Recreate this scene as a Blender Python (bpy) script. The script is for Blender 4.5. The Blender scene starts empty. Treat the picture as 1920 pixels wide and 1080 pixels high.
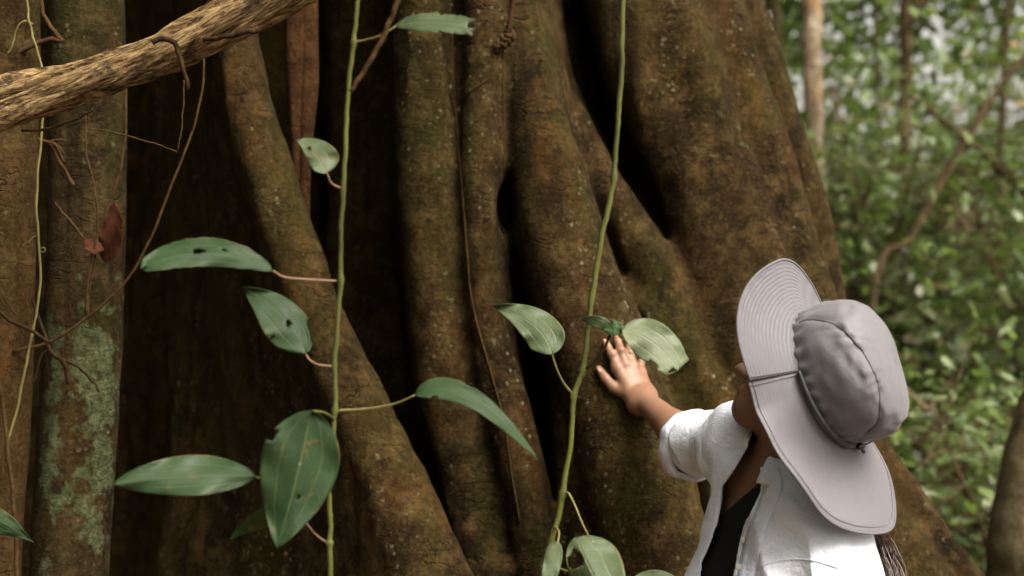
import bpy, math, random
import numpy as np
import openvdb
from mathutils import Vector, Matrix

random.seed(7); rng = np.random.default_rng(7)
R = math.radians
scene = bpy.context.scene
col = scene.collection

# ------------------------------------------------------------------ camera
CAMZ = 1.75; FPX = 2667.0
cam_d = bpy.data.cameras.new('camera'); cam = bpy.data.objects.new('camera', cam_d); col.objects.link(cam)
cam.location = (0, 0, CAMZ); cam.rotation_euler = (R(90), 0, 0)
cam_d.sensor_width = 36; cam_d.lens = 36 * FPX / 1920
cam_d.clip_start = 0.05; cam_d.clip_end = 2000
cam_d.dof.use_dof = True; cam_d.dof.focus_distance = 2.68; cam_d.dof.aperture_fstop = 2.5
scene.camera = cam

# ------------------------------------------------------------------ sky, sun, exposure
SUN = Vector((0.52, -0.52, 0.95)).normalized()
w = bpy.data.worlds.new('World'); scene.world = w; w.use_nodes = True
nt = w.node_tree
sky = nt.nodes.new('ShaderNodeTexSky'); sky.sky_type = 'NISHITA'; sky.sun_disc = False
sky.sun_elevation = math.asin(SUN.z); sky.sun_rotation = math.atan2(SUN.x, SUN.y)
sky.air_density = 1.0; sky.dust_density = 6.0; sky.ozone_density = 1.0
bg = nt.nodes['Background']; bg.inputs['Strength'].default_value = 0.06
hs_ = nt.nodes.new('ShaderNodeHueSaturation'); hs_.inputs['Saturation'].default_value = 0.12      # thin overcast: almost white sky
nt.links.new(sky.outputs[0], hs_.inputs['Color']); wm = nt.nodes.new('ShaderNodeMix'); wm.data_type = 'RGBA'; wm.blend_type = 'MULTIPLY'; wm.inputs[0].default_value = 1.0; wm.inputs[7].default_value = (1.0, 0.955, 0.84, 1)
nt.links.new(hs_.outputs[0], wm.inputs[6]); nt.links.new(wm.outputs[2], bg.inputs['Color'])
sd = bpy.data.lights.new('sun', 'SUN'); sd.energy = 1.5; sd.angle = R(36); sd.color = (1.0, 0.92, 0.79)
so = bpy.data.objects.new('sun', sd); col.objects.link(so)
so.rotation_euler = SUN.to_track_quat('Z', 'Y').to_euler(); so.location = SUN * 30
vs = scene.view_settings
vs.view_transform = 'Standard'; vs.look = 'None'; vs.gamma = 1.0; vs.use_curve_mapping = False
vs.exposure = 2.5
scene.cycles.use_denoising = True
scene.cycles.max_bounces = 4; scene.cycles.diffuse_bounces = 3; scene.cycles.glossy_bounces = 2; scene.cycles.transmission_bounces = 2; scene.cycles.transparent_max_bounces = 4
scene.cycles.use_adaptive_sampling = True; scene.cycles.adaptive_threshold = 0.03

# ------------------------------------------------------------------ helpers
def P(px, py, d):
    """the point at depth d that the photograph shows at (px, py)"""
    return Vector(((px - 960) / FPX * d, d, CAMZ - (py - 540) / FPX * d))

def tag(o, label=None, cat=None, group=None, kind=None):
    for k, v in (('label', label), ('category', cat), ('group', group), ('kind', kind)):
        if v: o[k] = v
    return o

def empty(name, loc=(0, 0, 0)):
    o = bpy.data.objects.new(name, None); col.objects.link(o); o.location = loc
    o.empty_display_size = 0.05
    return o

def link(name, me, mat=None, parent=None):
    o = bpy.data.objects.new(name, me); col.objects.link(o)
    if mat is not None and not me.materials: me.materials.append(mat)
    if parent is not None:
        o.parent = parent
        L = Vector((0, 0, 0)); p = parent
        while p is not None: L += p.location; p = p.parent
        o.location = -L
    return o

def mesh_np(name, V, F, smooth=True, uv=None, attr=None):
    me = bpy.data.meshes.new(name)
    V = np.asarray(V, np.float32)
    if isinstance(F, np.ndarray):
        n, k = F.shape
        me.vertices.add(len(V)); me.vertices.foreach_set('co', V.ravel())
        me.loops.add(n * k); me.loops.foreach_set('vertex_index', F.astype(np.int32).ravel())
        me.polygons.add(n); me.polygons.foreach_set('loop_start', np.arange(0, n * k, k, dtype=np.int32))
        me.polygons.foreach_set('loop_total', np.full(n, k, np.int32))
        me.update(calc_edges=True)
    else:
        me.from_pydata(V.tolist(), [], F)
    me.polygons.foreach_set('use_smooth', np.full(len(me.polygons), smooth, bool))
    if uv is not None:
        l = me.uv_layers.new(name='UVMap')
        idx = np.empty(len(me.loops), np.int32); me.loops.foreach_get('vertex_index', idx)
        l.data.foreach_set('uv', np.asarray(uv, np.float32)[idx].ravel())
    if attr is not None:
        for k, a in attr.items():
            t = me.attributes.new(k, 'FLOAT', 'POINT'); t.data.foreach_set('value', np.asarray(a, np.float32))
    me.validate(); me.update()
    return me

def spline(pts, n, vals=None):
    """Catmull-Rom through pts, sampled at n points"""
    p = np.array([list(q) for q in pts], float)
    p = np.vstack([2 * p[0] - p[1], p, 2 * p[-1] - p[-2]])
    m = len(p) - 3
    out = []
    for s in np.linspace(0, m, n):
        i = min(int(s), m - 1); t = s - i
        a, b, c, d = p[i:i + 4]
        out.append(0.5 * (2 * b + (c - a) * t + (2 * a - 5 * b + 4 * c - d) * t * t + (3 * b - a - 3 * c + d) * t ** 3))
    return np.array(out)

def frames(C):
    T = np.gradient(C, axis=0); T /= np.linalg.norm(T, axis=1, keepdims=True) + 1e-9
    ref = np.array([0, 1.0, 0]) if abs(T[0][1]) < 0.9 else np.array([1.0, 0, 0])
    N = []; n = ref
    for t in T:
        n = n - t * n.dot(t); n = n / (np.linalg.norm(n) + 1e-9); N.append(n)
    N = np.array(N); B = np.cross(T, N)
    return T, N, B

def tube(C, rad, seg=8, prof=None, cap=True):
    """swept tube; rad scalar / per ring; prof(i, ang) multiplies"""
    C = np.asarray(C, float); n = len(C)
    rad = np.full(n, rad) if np.isscalar(rad) else np.asarray(rad, float)
    T, N, B = frames(C)
    a = np.linspace(0, 2 * math.pi, seg, endpoint=False)
    V = []; UV = []
    L = np.concatenate([[0], np.cumsum(np.linalg.norm(np.diff(C, axis=0), axis=1))])
    for i in range(n):
        m = rad[i] * (prof(i, a) if prof else np.ones(seg))
        V.append(C[i] + np.outer(np.cos(a) * m, N[i]) + np.outer(np.sin(a) * m, B[i]))
        UV.append(np.stack([a / (2 * math.pi), np.full(seg, L[i])], 1))
    V = np.vstack(V); UV = np.vstack(UV); F = []
    for i in range(n - 1):
        for j in range(seg):
            k = (j + 1) % seg
            F.append((i * seg + j, i * seg + k, (i + 1) * seg + k, (i + 1) * seg + j))
    if cap:
        F.append(tuple(range(seg - 1, -1, -1))); F.append(tuple((n - 1) * seg + j for j in range(seg)))
    return V, F, UV

def join(parts):
    V = []; F = []; UV = []; o = 0
    for p in parts:
        v, f = p[0], p[1]
        V.append(v); F += [tuple(i + o for i in q) for q in f]; o += len(v)
        UV.append(p[2] if len(p) > 2 else np.zeros((len(v), 2)))
    return np.vstack(V), F, np.vstack(UV)

def tube_obj(name, pts, r0, r1, mat, parent=None, n=None, seg=8, wob=0.0, sd=0):
    n = n or max(6, 6 * len(pts))
    C = spline(pts, n)
    if wob:
        g = np.random.default_rng(sd + 11)
        k = g.normal(0, 1, C.shape); k = (k + np.roll(k, 1, 0) + np.roll(k, -1, 0)) / 3
        k[0] = k[-1] = 0; C = C + k * wob
    v, f, uv = tube(C, np.linspace(r0, r1, n), seg)
    return link(name, mesh_np(name, v, f, uv=uv), mat, parent)

# ------------------------------------------------------------------ sdf tools
class Grid:
    def __init__(s, lo, hi, h):
        s.lo = np.array(lo, float); s.h = h
        s.n = np.ceil((np.array(hi) - s.lo) / h).astype(int) + 1
        s.ax = [s.lo[i] + h * np.arange(s.n[i]) for i in range(3)]
        s.d = np.full(s.n, 1.0, np.float32)
    def box(s, lo, hi):
        a = np.clip(((np.array(lo) - s.lo) / s.h).astype(int), 0, s.n); b = np.clip(((np.array(hi) - s.lo) / s.h).astype(int) + 2, 0, s.n)
        return tuple(slice(a[i], b[i]) for i in range(3))
    def coords(s, sl):
        x, y, z = (s.ax[i][sl[i]].astype(np.float32) for i in range(3))
        return x[:, None, None], y[None, :, None], z[None, None, :]
    def cap(s, a, b, ra, rb=None, k=0.02, pad=None):
        a = np.array(a, float); b = np.array(b, float); rb = ra if rb is None else rb
        pad = (k + 0.05) if pad is None else pad
        m = max(ra, rb) + pad
        sl = s.box(np.minimum(a, b) - m, np.maximum(a, b) + m)
        if any(q.stop <= q.start for q in sl): return
        x, y, z = s.coords(sl); ab = b - a; L = ab.dot(ab) + 1e-12
        t = np.clip(((x - a[0]) * ab[0] + (y - a[1]) * ab[1] + (z - a[2]) * ab[2]) / L, 0, 1)
        d = np.sqrt((x - a[0] - t * ab[0]) ** 2 + (y - a[1] - t * ab[1]) ** 2 + (z - a[2] - t * ab[2]) ** 2) - (ra + (rb - ra) * t)
        s.d[sl] = smin(s.d[sl], d, k)
    def ell(s, c, M, rad, k=0.02, sub=False):
        """ellipsoid, M columns = axes"""
        c = np.array(c, float); rad = np.array(rad, float); m = rad.max() + k + 0.04
        sl = s.box(c - m, c + m)
        if any(q.stop <= q.start for q in sl): return
        x, y, z = s.coords(sl); x = x - c[0]; y = y - c[1]; z = z - c[2]
        q = sum(((x * M[0][i] + y * M[1][i] + z * M[2][i]) / rad[i]) ** 2 for i in range(3))
        q = np.sqrt(q + 1e-9); d = (q - 1) * rad.min()
        if sub: s.d[sl] = -smin(-s.d[sl], d, k)
        else: s.d[sl] = smin(s.d[sl], d, k)
    def noise(s, cell, seed):
        g = np.random.default_rng(seed)
        cell = np.array(cell, float) * np.ones(3)
        dims = [int((s.ax[i][-1] - s.ax[i][0]) / cell[i]) + 3 for i in range(3)]
        A = g.uniform(-1, 1, dims).astype(np.float32)
        for i in range(3):
            u = (s.ax[i] - s.ax[i][0]) / cell[i]; j = u.astype(int); t = u - j; t = t * t * (3 - 2 * t)
            W = np.zeros((len(u), dims[i]), np.float32); r = np.arange(len(u)); W[r, j] = 1 - t; W[r, j + 1] = t
            A = np.moveaxis(np.tensordot(W, A, (1, i)), 0, i)
        return A
    def mesh(s, name, arr=None):
        g = openvdb.FloatGrid(1.0); d = s.d if arr is None else arr
        g.copyFromArray(np.ascontiguousarray(d, dtype=np.float32))
        p, t, q = g.convertToPolygons(0.0, 0.0)
        V = p * s.h + s.lo
        F = q[:, ::-1].astype(np.int32)
        me = mesh_np(name, V, np.ascontiguousarray(F))
        return me

def smin(a, b, k):
    if k <= 0: return np.minimum(a, b)
    h = np.maximum(k - np.abs(a - b), 0) / k
    return np.minimum(a, b) - h * h * (k * 0.25)

# ------------------------------------------------------------------ materials
class NB:
    def __init__(s, name):
        s.m = bpy.data.materials.new(name); s.m.use_nodes = True; s.t = s.m.node_tree
        s.b = s.t.nodes['Principled BSDF']; s.out = s.t.nodes['Material Output']
    def n(s, typ, **kw):
        o = s.t.nodes.new(typ)
        for k, v in kw.items(): setattr(o, k, v)
        return o
    def l(s, a, b): s.t.links.new(a, b)
    def coord(s, scale=(1, 1, 1), out='Object', rot=(0, 0, 0)):
        tc = s.n('ShaderNodeTexCoord'); mp = s.n('ShaderNodeMapping'); mp.inputs['Scale'].default_value = scale; mp.inputs['Rotation'].default_value = rot
        s.l(tc.outputs[out], mp.inputs[0]); return mp.outputs[0]
    def noise(s, vec, scale, detail=5, rough=0.6, dist=0.0):
        o = s.n('ShaderNodeTexNoise'); o.inputs['Scale'].default_value = scale; o.inputs['Detail'].default_value = detail
        o.inputs['Roughness'].default_value = rough; o.inputs['Distortion'].default_value = dist
        s.l(vec, o.inputs['Vector']); return o.outputs['Fac']
    def vor(s, vec, scale, feature='F1'):
        o = s.n('ShaderNodeTexVoronoi', feature=feature); o.inputs['Scale'].default_value = scale; s.l(vec, o.inputs['Vector']); return o.outputs['Distance']
    def ramp(s, fac, stops, interp='LINEAR'):
        o = s.n('ShaderNodeValToRGB'); o.color_ramp.interpolation = interp; e = o.color_ramp.elements
        while len(e) < len(stops): e.new(0.5)
        for q, (p, c) in zip(e, stops): q.position = p; q.color = (c, c, c, 1) if np.isscalar(c) else (*c, 1)
        s.l(fac, o.inputs[0]); return o.outputs[0]
    def mix(s, fac, a, b, blend='MIX'):
        o = s.n('ShaderNodeMix', data_type='RGBA', blend_type=blend)
        for v, i in ((fac, 0), (a, 6), (b, 7)):
            if hasattr(v, 'links'): s.l(v, o.inputs[i])
            elif np.isscalar(v): o.inputs[i].default_value = v
            else: o.inputs[i].default_value = (*v, 1)
        return o.outputs[2]
    def math(s, op, a, b=0.5, clamp=False):
        o = s.n('ShaderNodeMath', operation=op, use_clamp=clamp)
        for i, v in enumerate((a, b)):
            if hasattr(v, 'links'): s.l(v, o.inputs[i])
            else: o.inputs[i].default_value = v
        return o.outputs[0]
    def attr(s, name):
        o = s.n('ShaderNodeAttribute'); o.attribute_name = name; return o.outputs['Fac']
    def bump(s, h, strength=0.5, dist=0.01, normal=None):
        o = s.n('ShaderNodeBump'); o.inputs['Strength'].default_value = strength; o.inputs['Distance'].default_value = dist
        s.l(h, o.inputs['Height'])
        if normal is not None: s.l(normal, o.inputs['Normal'])
        s.l(o.outputs[0], s.b.inputs['Normal']); return o.outputs[0]
    def set(s, **kw):
        for k, v in kw.items():
            i = s.b.inputs[k.replace('_', ' ')]
            if hasattr(v, 'links'): s.l(v, i)
            elif np.isscalar(v): i.default_value = v
            else: i.default_value = (*v, 1) if len(v) == 3 else v
        return s.m

def bark_mat(name, dark, mid, light, moss=(0.0225, 0.0225, 0.0037), moss_amt=0.5, spots=1.0, red=0.5, lichen=None):
    b = NB(name); v = b.coord(); vs_ = b.coord((1, 1, 0.35))
    big = b.noise(vs_, 3.2, 4, 0.6); med = b.noise(v, 14, 7, 0.7); fine = b.noise(v, 75, 6, 0.75)
    c = b.mix(b.ramp(big, [(0.35, 0), (0.65, 1)]), dark, mid)
    c = b.mix(b.ramp(med, [(0.46, 0), (0.66, 0.9)]), c, light)
    mo = b.math('MULTIPLY', b.ramp(b.noise(vs_, 4.7, 6, 0.7, 0.4), [(0.46, 0), (0.62, 1)]), moss_amt)
    c = b.mix(mo, c, moss)
    rd = b.math('MULTIPLY', b.ramp(b.noise(b.coord((1.3, 1.3, 0.5)), 5.3, 6, 0.75, 0.8), [(0.54, 0), (0.68, 1)]), red)
    c = b.mix(rd, c, tuple(a_ * b_ for a_, b_ in zip(light, (1.45, 0.95, 0.62))))
    # dark streaks running down the stem, thin horizontal ring cracks
    st = b.noise(b.coord((9, 9, 0.7)), 2.0, 5, 0.6, 0.7)
    c = b.mix(b.ramp(st, [(0.30, 0.7), (0.45, 0.0)]), c, tuple(q * 0.5 for q in dark))
    rc = b.n('ShaderNodeTexVoronoi', feature='DISTANCE_TO_EDGE'); rc.inputs['Scale'].default_value = 1.0
    vm = b.n('ShaderNodeVectorMath', operation='ADD'); nn_ = b.n('ShaderNodeTexNoise'); nn_.inputs['Scale'].default_value = 9; nn_.inputs['Detail'].default_value = 3; b.l(v, nn_.inputs['Vector'])
    sc_ = b.n('ShaderNodeVectorMath', operation='SCALE'); sc_.inputs['Scale'].default_value = 2.2; b.l(nn_.outputs['Color'], sc_.inputs[0])
    b.l(b.coord((7, 7, 34)), vm.inputs[0]); b.l(sc_.outputs[0], vm.inputs[1]); b.l(vm.outputs[0], rc.inputs['Vector'])
    crk = b.math('MULTIPLY', b.ramp(rc.outputs['Distance'], [(0.0, 1), (0.035, 0)]), b.ramp(b.noise(v, 5.5, 4), [(0.47, 0), (0.60, 1)]))
    c = b.mix(b.math('MULTIPLY', crk, 0.65), c, tuple(q * 0.35 for q in dark))
    c = b.mix(b.ramp(fine, [(0.36, 0.6), (0.54, 0.0)]), c, tuple(q * 0.45 for q in dark))
    c = b.mix(b.ramp(b.noise(v, 130, 4, 0.7), [(0.56, 0), (0.72, 0.6)]), c, tuple(q * 1.5 for q in light))
    # pale lichen flecks, clustered
    ms = b.math('MULTIPLY', b.ramp(b.vor(v, 48), [(0.16, 1), (0.30, 0)]), b.ramp(b.noise(vs_, 4.2, 5, 0.7), [(0.50, 0), (0.60, 1)]))
    ms = b.math('MULTIPLY', ms, b.ramp(b.noise(v, 90, 4, 0.7), [(0.44, 0), (0.56, 1)]))
    c = b.mix(b.math('MULTIPLY', ms, 0.85 * spots), c, (0.1500, 0.1275, 0.0750))
    ms2 = b.math('MULTIPLY', b.ramp(b.vor(v, 17), [(0.08, 1), (0.22, 0)]), b.ramp(b.noise(v, 5.0, 4), [(0.54, 0), (0.60, 1)]))
    ms2 = b.math('MULTIPLY', ms2, b.ramp(b.noise(v, 110, 4, 0.7), [(0.46, 0), (0.58, 1)]))
    c = b.mix(b.math('MULTIPLY', ms2, 0.7 * spots), c, (0.0975, 0.0938, 0.0450))
    wr = b.noise(b.coord((1, 1, 3.2)), 9, 6, 0.7, 1.0)
    hgt = b.math('ADD', b.math('ADD', b.math('MULTIPLY', fine, 0.5), b.math('MULTIPLY', med, 0.7)), b.math('MULTIPLY', wr, 0.3))
    hgt = b.math('SUBTRACT', hgt, b.math('MULTIPLY', crk, 0.35)); hgt = b.math('ADD', hgt, b.math('MULTIPLY', ms, 0.15))
    if lichen:
        zlo, zhi, cc, xm = lichen
        sx = b.n('ShaderNodeSeparateXYZ'); b.l(b.coord(), sx.inputs[0])
        mk = b.ramp(b.math('DIVIDE', b.math('SUBTRACT', zhi, sx.outputs[2]), zhi - zlo), [(0.0, 0), (0.12, 0.75), (0.45, 1), (0.75, 0.75), (1.0, 0.2)])
        xd = b.math('ABSOLUTE', b.math('SUBTRACT', sx.outputs[0], xm), 0)
        mk = b.math('MULTIPLY', mk, b.ramp(xd, [(0.05, 1), (0.095, 0)]))
        n1 = b.math('ADD', b.noise(v, 11, 3, 0.6), b.math('MULTIPLY', mk, 0.30))
        n1 = b.math('SUBTRACT', n1, b.math('MULTIPLY', b.vor(v, 30), 0.16)); n1 = b.math('ADD', n1, b.math('MULTIPLY', b.noise(v, 55, 6, 0.8), 0.26))
        lm = b.math('MULTIPLY', b.ramp(n1, [(0.72, 0), (0.79, 0.9)]), b.ramp(mk, [(0.05, 0), (0.15, 1)]))
        lm = b.math('MULTIPLY', lm, b.ramp(b.noise(v, 150, 4, 0.7), [(0.34, 0.25), (0.5, 1)]))
        lc = b.mix(b.ramp(b.noise(v, 45, 5, 0.7), [(0.35, 0), (0.65, 1)]), tuple(q * 0.6 for q in cc), tuple(q * 1.9 for q in cc))
        c = b.mix(lm, c, lc); hgt = b.math('ADD', hgt, b.math('MULTIPLY', lm, 0.18))
    b.bump(hgt, 0.75, 0.019)
    return b.set(Base_Color=c, Roughness=0.9, Specular_IOR_Level=0.07)

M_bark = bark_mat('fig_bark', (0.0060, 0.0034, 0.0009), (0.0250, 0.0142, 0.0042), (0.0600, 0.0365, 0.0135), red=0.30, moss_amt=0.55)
M_bark_l = bark_mat('lichen_bark', (0.0086, 0.0051, 0.0017), (0.0234, 0.0144, 0.0051), (0.0507, 0.0335, 0.0140), red=0.35, moss_amt=0.6,
                    lichen=(1.06, 1.80, (0.043, 0.050, 0.023), -0.945))
M_bark_o = bark_mat('smooth_bark', (0.0120, 0.0064, 0.0020), (0.0375, 0.0203, 0.0064), (0.0675, 0.0405, 0.0150), red=0.5, spots=0.5)
M_bark_red = bark_mat('red_root_bark', (0.0175, 0.0063, 0.0024), (0.0420, 0.0168, 0.0063), (0.0700, 0.0322, 0.0133), red=0.8, spots=0.2, moss_amt=0.1)
M_bark_far = bark_mat('pale_bark', (0.10, 0.065, 0.04), (0.22, 0.155, 0.10), (0.42, 0.37, 0.29), red=0.7, spots=0.6, moss_amt=0.2)
M_bark_grey = bark_mat('grey_brown_bark', (0.04, 0.027, 0.014), (0.10, 0.07, 0.04), (0.18, 0.135, 0.08), red=0.3, spots=0.8)

M_bark_edge = bark_mat('mottled_edge_bark', (0.05, 0.036, 0.018), (0.11, 0.085, 0.045), (0.20, 0.165, 0.10), red=0.15, moss_amt=0.6)

def liana_mat():
    b = NB('liana_bark'); v = b.coord()
    st = b.noise(b.coord((6, 4.5, 1), 'UV'), 2.2, 9, 0.8, 1.6); s2 = b.noise(b.coord((24, 7, 1), 'UV'), 3.0, 6, 0.75, 0.6); pt = b.noise(v, 16, 6, 0.75)
    c = b.ramp(st, [(0.36, (0.014, 0.008, 0.004)), (0.43, (0.10, 0.055, 0.02)), (0.50, (0.32, 0.205, 0.09)), (0.62, (0.55, 0.40, 0.215))])
    c = b.mix(b.ramp(s2, [(0.40, 0.9), (0.50, 0.0)]), c, (0.025, 0.014, 0.006))
    c = b.mix(b.ramp(pt, [(0.36, 0.85), (0.47, 0)]), c, (0.035, 0.02, 0.009))
    c = b.mix(b.math('MULTIPLY', b.ramp(b.noise(v, 11, 4), [(0.6, 0), (0.68, 1)]), 0.5), c, (0.06, 0.06, 0.015))
    b.bump(b.math('ADD', b.math('ADD', st, b.math('MULTIPLY', s2, 0.6)), b.math('MULTIPLY', pt, 0.5)), 1.0, 0.02)
    return b.set(Base_Color=c, Roughness=0.9, Specular_IOR_Level=0.15)
M_liana = liana_mat()

def simple(name, c, rough=0.7, var=0.25, scale=30, spec=0.2, bump=0.0, stretch=(1, 1, 1)):
    b = NB(name); v = b.coord(stretch); n = b.noise(v, scale, 5)
    cc = b.mix(b.ramp(n, [(0.3, 0), (0.7, 1)]), tuple(q * (1 - var) for q in c), tuple(min(1, q * (1 + var)) for q in c))
    if bump: b.bump(n, bump, 0.004)
    return b.set(Base_Color=cc, Roughness=rough, Specular_IOR_Level=spec)
M_twig = simple('twig_bark', (0.040, 0.023, 0.010), 0.85, 0.5, 60, spec=0.05, bump=0.6)
M_twig_dark = simple('dark_twig_bark', (0.022, 0.013, 0.006), 0.85, 0.5, 60, spec=0.05, bump=0.6)
M_root = simple('rootlet_bark', (0.032, 0.018, 0.007), 0.85, 0.5, 50, spec=0.05, bump=0.6)
M_stem = simple('vine_stem_green', (0.056, 0.060, 0.014), 0.6, 0.55, 18, stretch=(1, 1, 0.3), bump=0.8)
M_petiole = simple('petiole_green', (0.1120, 0.0960, 0.0360), 0.5, 0.3, 40)
M_petiole_pink = simple('petiole_pinkish', (0.1360, 0.0800, 0.0520), 0.5, 0.3, 40)
M_dead = simple('dead_leaf_brown', (0.040, 0.014, 0.007), 0.8, 0.6, 35, spec=0.06, bump=0.6)
M_dry = simple('dry_frond_tan', (0.13, 0.088, 0.05), 0.7, 0.35, 8)

def leaf_mat(name, c, vein, pale, rough=0.5):
    b = NB(name); uv = b.n('ShaderNodeTexCoord').outputs['UV']; v = b.coord()
    sp = b.n('ShaderNodeSeparateXYZ'); b.l(uv, sp.inputs[0]); u, t = sp.outputs[0], sp.outputs[1]   # u along, t across -1..1 -> 0..1
    n = b.noise(v, 26, 5); n2 = b.noise(v, 9, 3); nw = b.math('MULTIPLY', b.math('SUBTRACT', b.noise(v, 30, 3), 0.5), 0.16)
    ac = b.math('ABSOLUTE', b.math('MULTIPLY', b.math('SUBTRACT', t, 0.5), 2.0), 0); am = ac; ac = b.math('ADD', ac, nw); u = b.math('ADD', u, nw)
    cc = b.mix(b.ramp(n2, [(0.35, 0), (0.68, 1)]), c, pale)
    cc = b.mix(b.ramp(n, [(0.4, 0.35), (0.62, 0)]), cc, tuple(q * 0.6 for q in c))
    mid = b.ramp(am, [(0.012, 1), (0.05, 0)])
    lat = b.ramp(b.math('ABSOLUTE', b.math('SUBTRACT', ac, 0.50), 0), [(0.008, 0.5), (0.06, 0)])
    sv = b.math('ABSOLUTE', b.math('SUBTRACT', b.math('FRACT', b.math('SUBTRACT', b.math('MULTIPLY', u, 8.0), b.math('MULTIPLY', ac, 1.8)), 0), 0.5), 0)
    sv = b.ramp(sv, [(0.02, 0.16), (0.12, 0)])
    ve = b.math('MAXIMUM', b.math('MAXIMUM', mid, lat), sv)
    cc = b.mix(b.math('MULTIPLY', ve, 0.75), cc, tuple(q * 1.25 for q in vein))
    fl = b.math('MULTIPLY', b.ramp(b.vor(v, 60), [(0.08, 1), (0.13, 0)]), b.ramp(b.noise(v, 22, 2), [(0.62, 0), (0.66, 1)]))
    cc = b.mix(b.math('MULTIPLY', fl, 0.7), cc, (0.26, 0.22, 0.10))
    br_ = b.math('MULTIPLY', b.ramp(b.noise(v, 34, 4, 0.7), [(0.60, 0), (0.68, 1)]), b.ramp(b.noise(v, 7, 2), [(0.5, 0), (0.6, 1)]))
    cc = b.mix(b.math('MULTIPLY', br_, 0.6), cc, (0.085, 0.06, 0.02))
    eg = b.math('MULTIPLY', b.ramp(am, [(0.93, 0), (1.0, 1)]), b.ramp(b.noise(v, 18, 3), [(0.45, 0), (0.6, 1)]))
    cc = b.mix(b.math('MULTIPLY', eg, 0.7), cc, (0.12, 0.085, 0.03))
    b.bump(b.math('ADD', b.math('MULTIPLY', ve, -0.5), b.math('MULTIPLY', n, 0.5)), 0.5, 0.004)
    b.set(Base_Color=cc, Roughness=b.ramp(n, [(0.3, rough - 0.06), (0.7, rough + 0.18)]), Specular_IOR_Level=0.2)
    tr = b.n('ShaderNodeBsdfTranslucent'); b.l(b.mix(0.5, cc, (0.10, 0.2, 0.03)), tr.inputs['Color'])
    mx = b.n('ShaderNodeMixShader'); mx.inputs[0].default_value = 0.15
    b.l(b.b.outputs[0], mx.inputs[1]); b.l(tr.outputs[0], mx.inputs[2]); b.l(mx.outputs[0], b.out.inputs[0])
    return b.m
M_leaf = leaf_mat('vine_leaf_green', (0.0110, 0.0282, 0.0082), (0.0396, 0.0562, 0.0216), (0.0235, 0.0452, 0.0175))
M_leaf_pale = leaf_mat('vine_leaf_greygreen', (0.0381, 0.0586, 0.0246), (0.0936, 0.1008, 0.0540), (0.0624, 0.0811, 0.0394), 0.42)
M_leaf_ash = leaf_mat('vine_leaf_ashy', (0.0727, 0.0955, 0.0513), (0.1425, 0.1500, 0.0975), (0.1071, 0.1250, 0.0741), 0.4)
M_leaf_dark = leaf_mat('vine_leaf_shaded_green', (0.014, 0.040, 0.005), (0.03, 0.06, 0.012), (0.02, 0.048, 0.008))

def foliage_mat(name, stops, trans=0.3, rough=0.4):
    b = NB(name); a = b.attr('tint')
    c = b.ramp(a, stops)
    b.set(Base_Color=c, Roughness=rough, Specular_IOR_Level=0.55)
    tr = b.n('ShaderNodeBsdfTranslucent'); b.l(b.mix(0.4, c, (0.16, 0.22, 0.03)), tr.inputs['Color'])
    mx = b.n('ShaderNodeMixShader'); mx.inputs[0].default_value = trans
    b.l(b.b.outputs[0], mx.inputs[1]); b.l(tr.outputs[0], mx.inputs[2]); b.l(mx.outputs[0], b.out.inputs[0])
    return b.m
G = [(0.0, (0.016, 0.036, 0.008)), (0.2, (0.055, 0.095, 0.022)), (0.6, (0.12, 0.175, 0.05)), (0.8, (0.21, 0.25, 0.14)), (0.92, (0.27, 0.285, 0.19)), (0.95, (0.28, 0.16, 0.09)), (1.0, (0.38, 0.25, 0.16))]
M_fol = foliage_mat('understorey_leaves', G, 0.45, 0.35)
M_fol2 = foliage_mat('bright_understorey_leaves', [(p, tuple(q * 1.3 for q in c)) for p, c in G], 0.5, 0.35)
M_litter = foliage_mat('leaf_litter', [(0, (0.10, 0.05, 0.025)), (0.5, (0.22, 0.12, 0.07)), (0.85, (0.36, 0.24, 0.16)), (0.9, (0.08, 0.13, 0.03)), (1, (0.12, 0.17, 0.05))], 0.05, 0.7)

def ground_mat():
    b = NB('forest_soil'); v = b.coord()
    n = b.noise(v, 3, 8, 0.7); n2 = b.vor(v, 9)
    c = b.ramp(n, [(0.3, (0.035, 0.022, 0.012)), (0.5, (0.09, 0.055, 0.03)), (0.7, (0.16, 0.10, 0.06))])
    c = b.mix(b.ramp(n2, [(0.1, 0.6), (0.4, 0)]), c, (0.24, 0.15, 0.09))
    b.bump(b.math('ADD', n, n2), 0.7, 0.05)
    return b.set(Base_Color=c, Roughness=0.9)
M_ground = ground_mat()

def cloth_mat(name, c, weave=900, rough=0.85, var=0.06, bs=0.25, sheen=0.0):
    b = NB(name); v = b.coord()
    n = b.noise(v, 6, 4); wv = b.noise(b.coord((1, 1, 1)), weave, 2); w2 = b.noise(b.coord((1, 1, 0.12)), 260, 3)
    cr = b.noise(b.coord((1, 1, 1), rot=(0.5, 0.3, 0.2)), 38, 5, 0.6, 1.5)
    cc = b.mix(n, tuple(q * (1 - var) for q in c), tuple(min(1, q * (1 + var)) for q in c))
    cc = b.mix(b.ramp(w2, [(0.35, 0.16), (0.6, 0)]), cc, tuple(q * 0.72 for q in c))
    b.bump(b.math('ADD', b.math('MULTIPLY', wv, 0.12), b.math('MULTIPLY', cr, 0.6)), bs, 0.010)
    return b.set(Base_Color=cc, Roughness=rough, Specular_IOR_Level=0.2, Sheen_Weight=sheen)
M_shirt = cloth_mat('white_linen', (0.64, 0.67, 0.78), 700, 0.9, 0.04, 0.9)
M_hat = cloth_mat('grey_hat_fabric', (0.0947, 0.0886, 0.1025), 1100, 0.55, 0.04, 0.12, 0.1)
M_crown = cloth_mat('grey_hat_crown_fabric', (0.1025, 0.0966, 0.1104), 1100, 0.5, 0.04, 0.22, 0.1)
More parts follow.
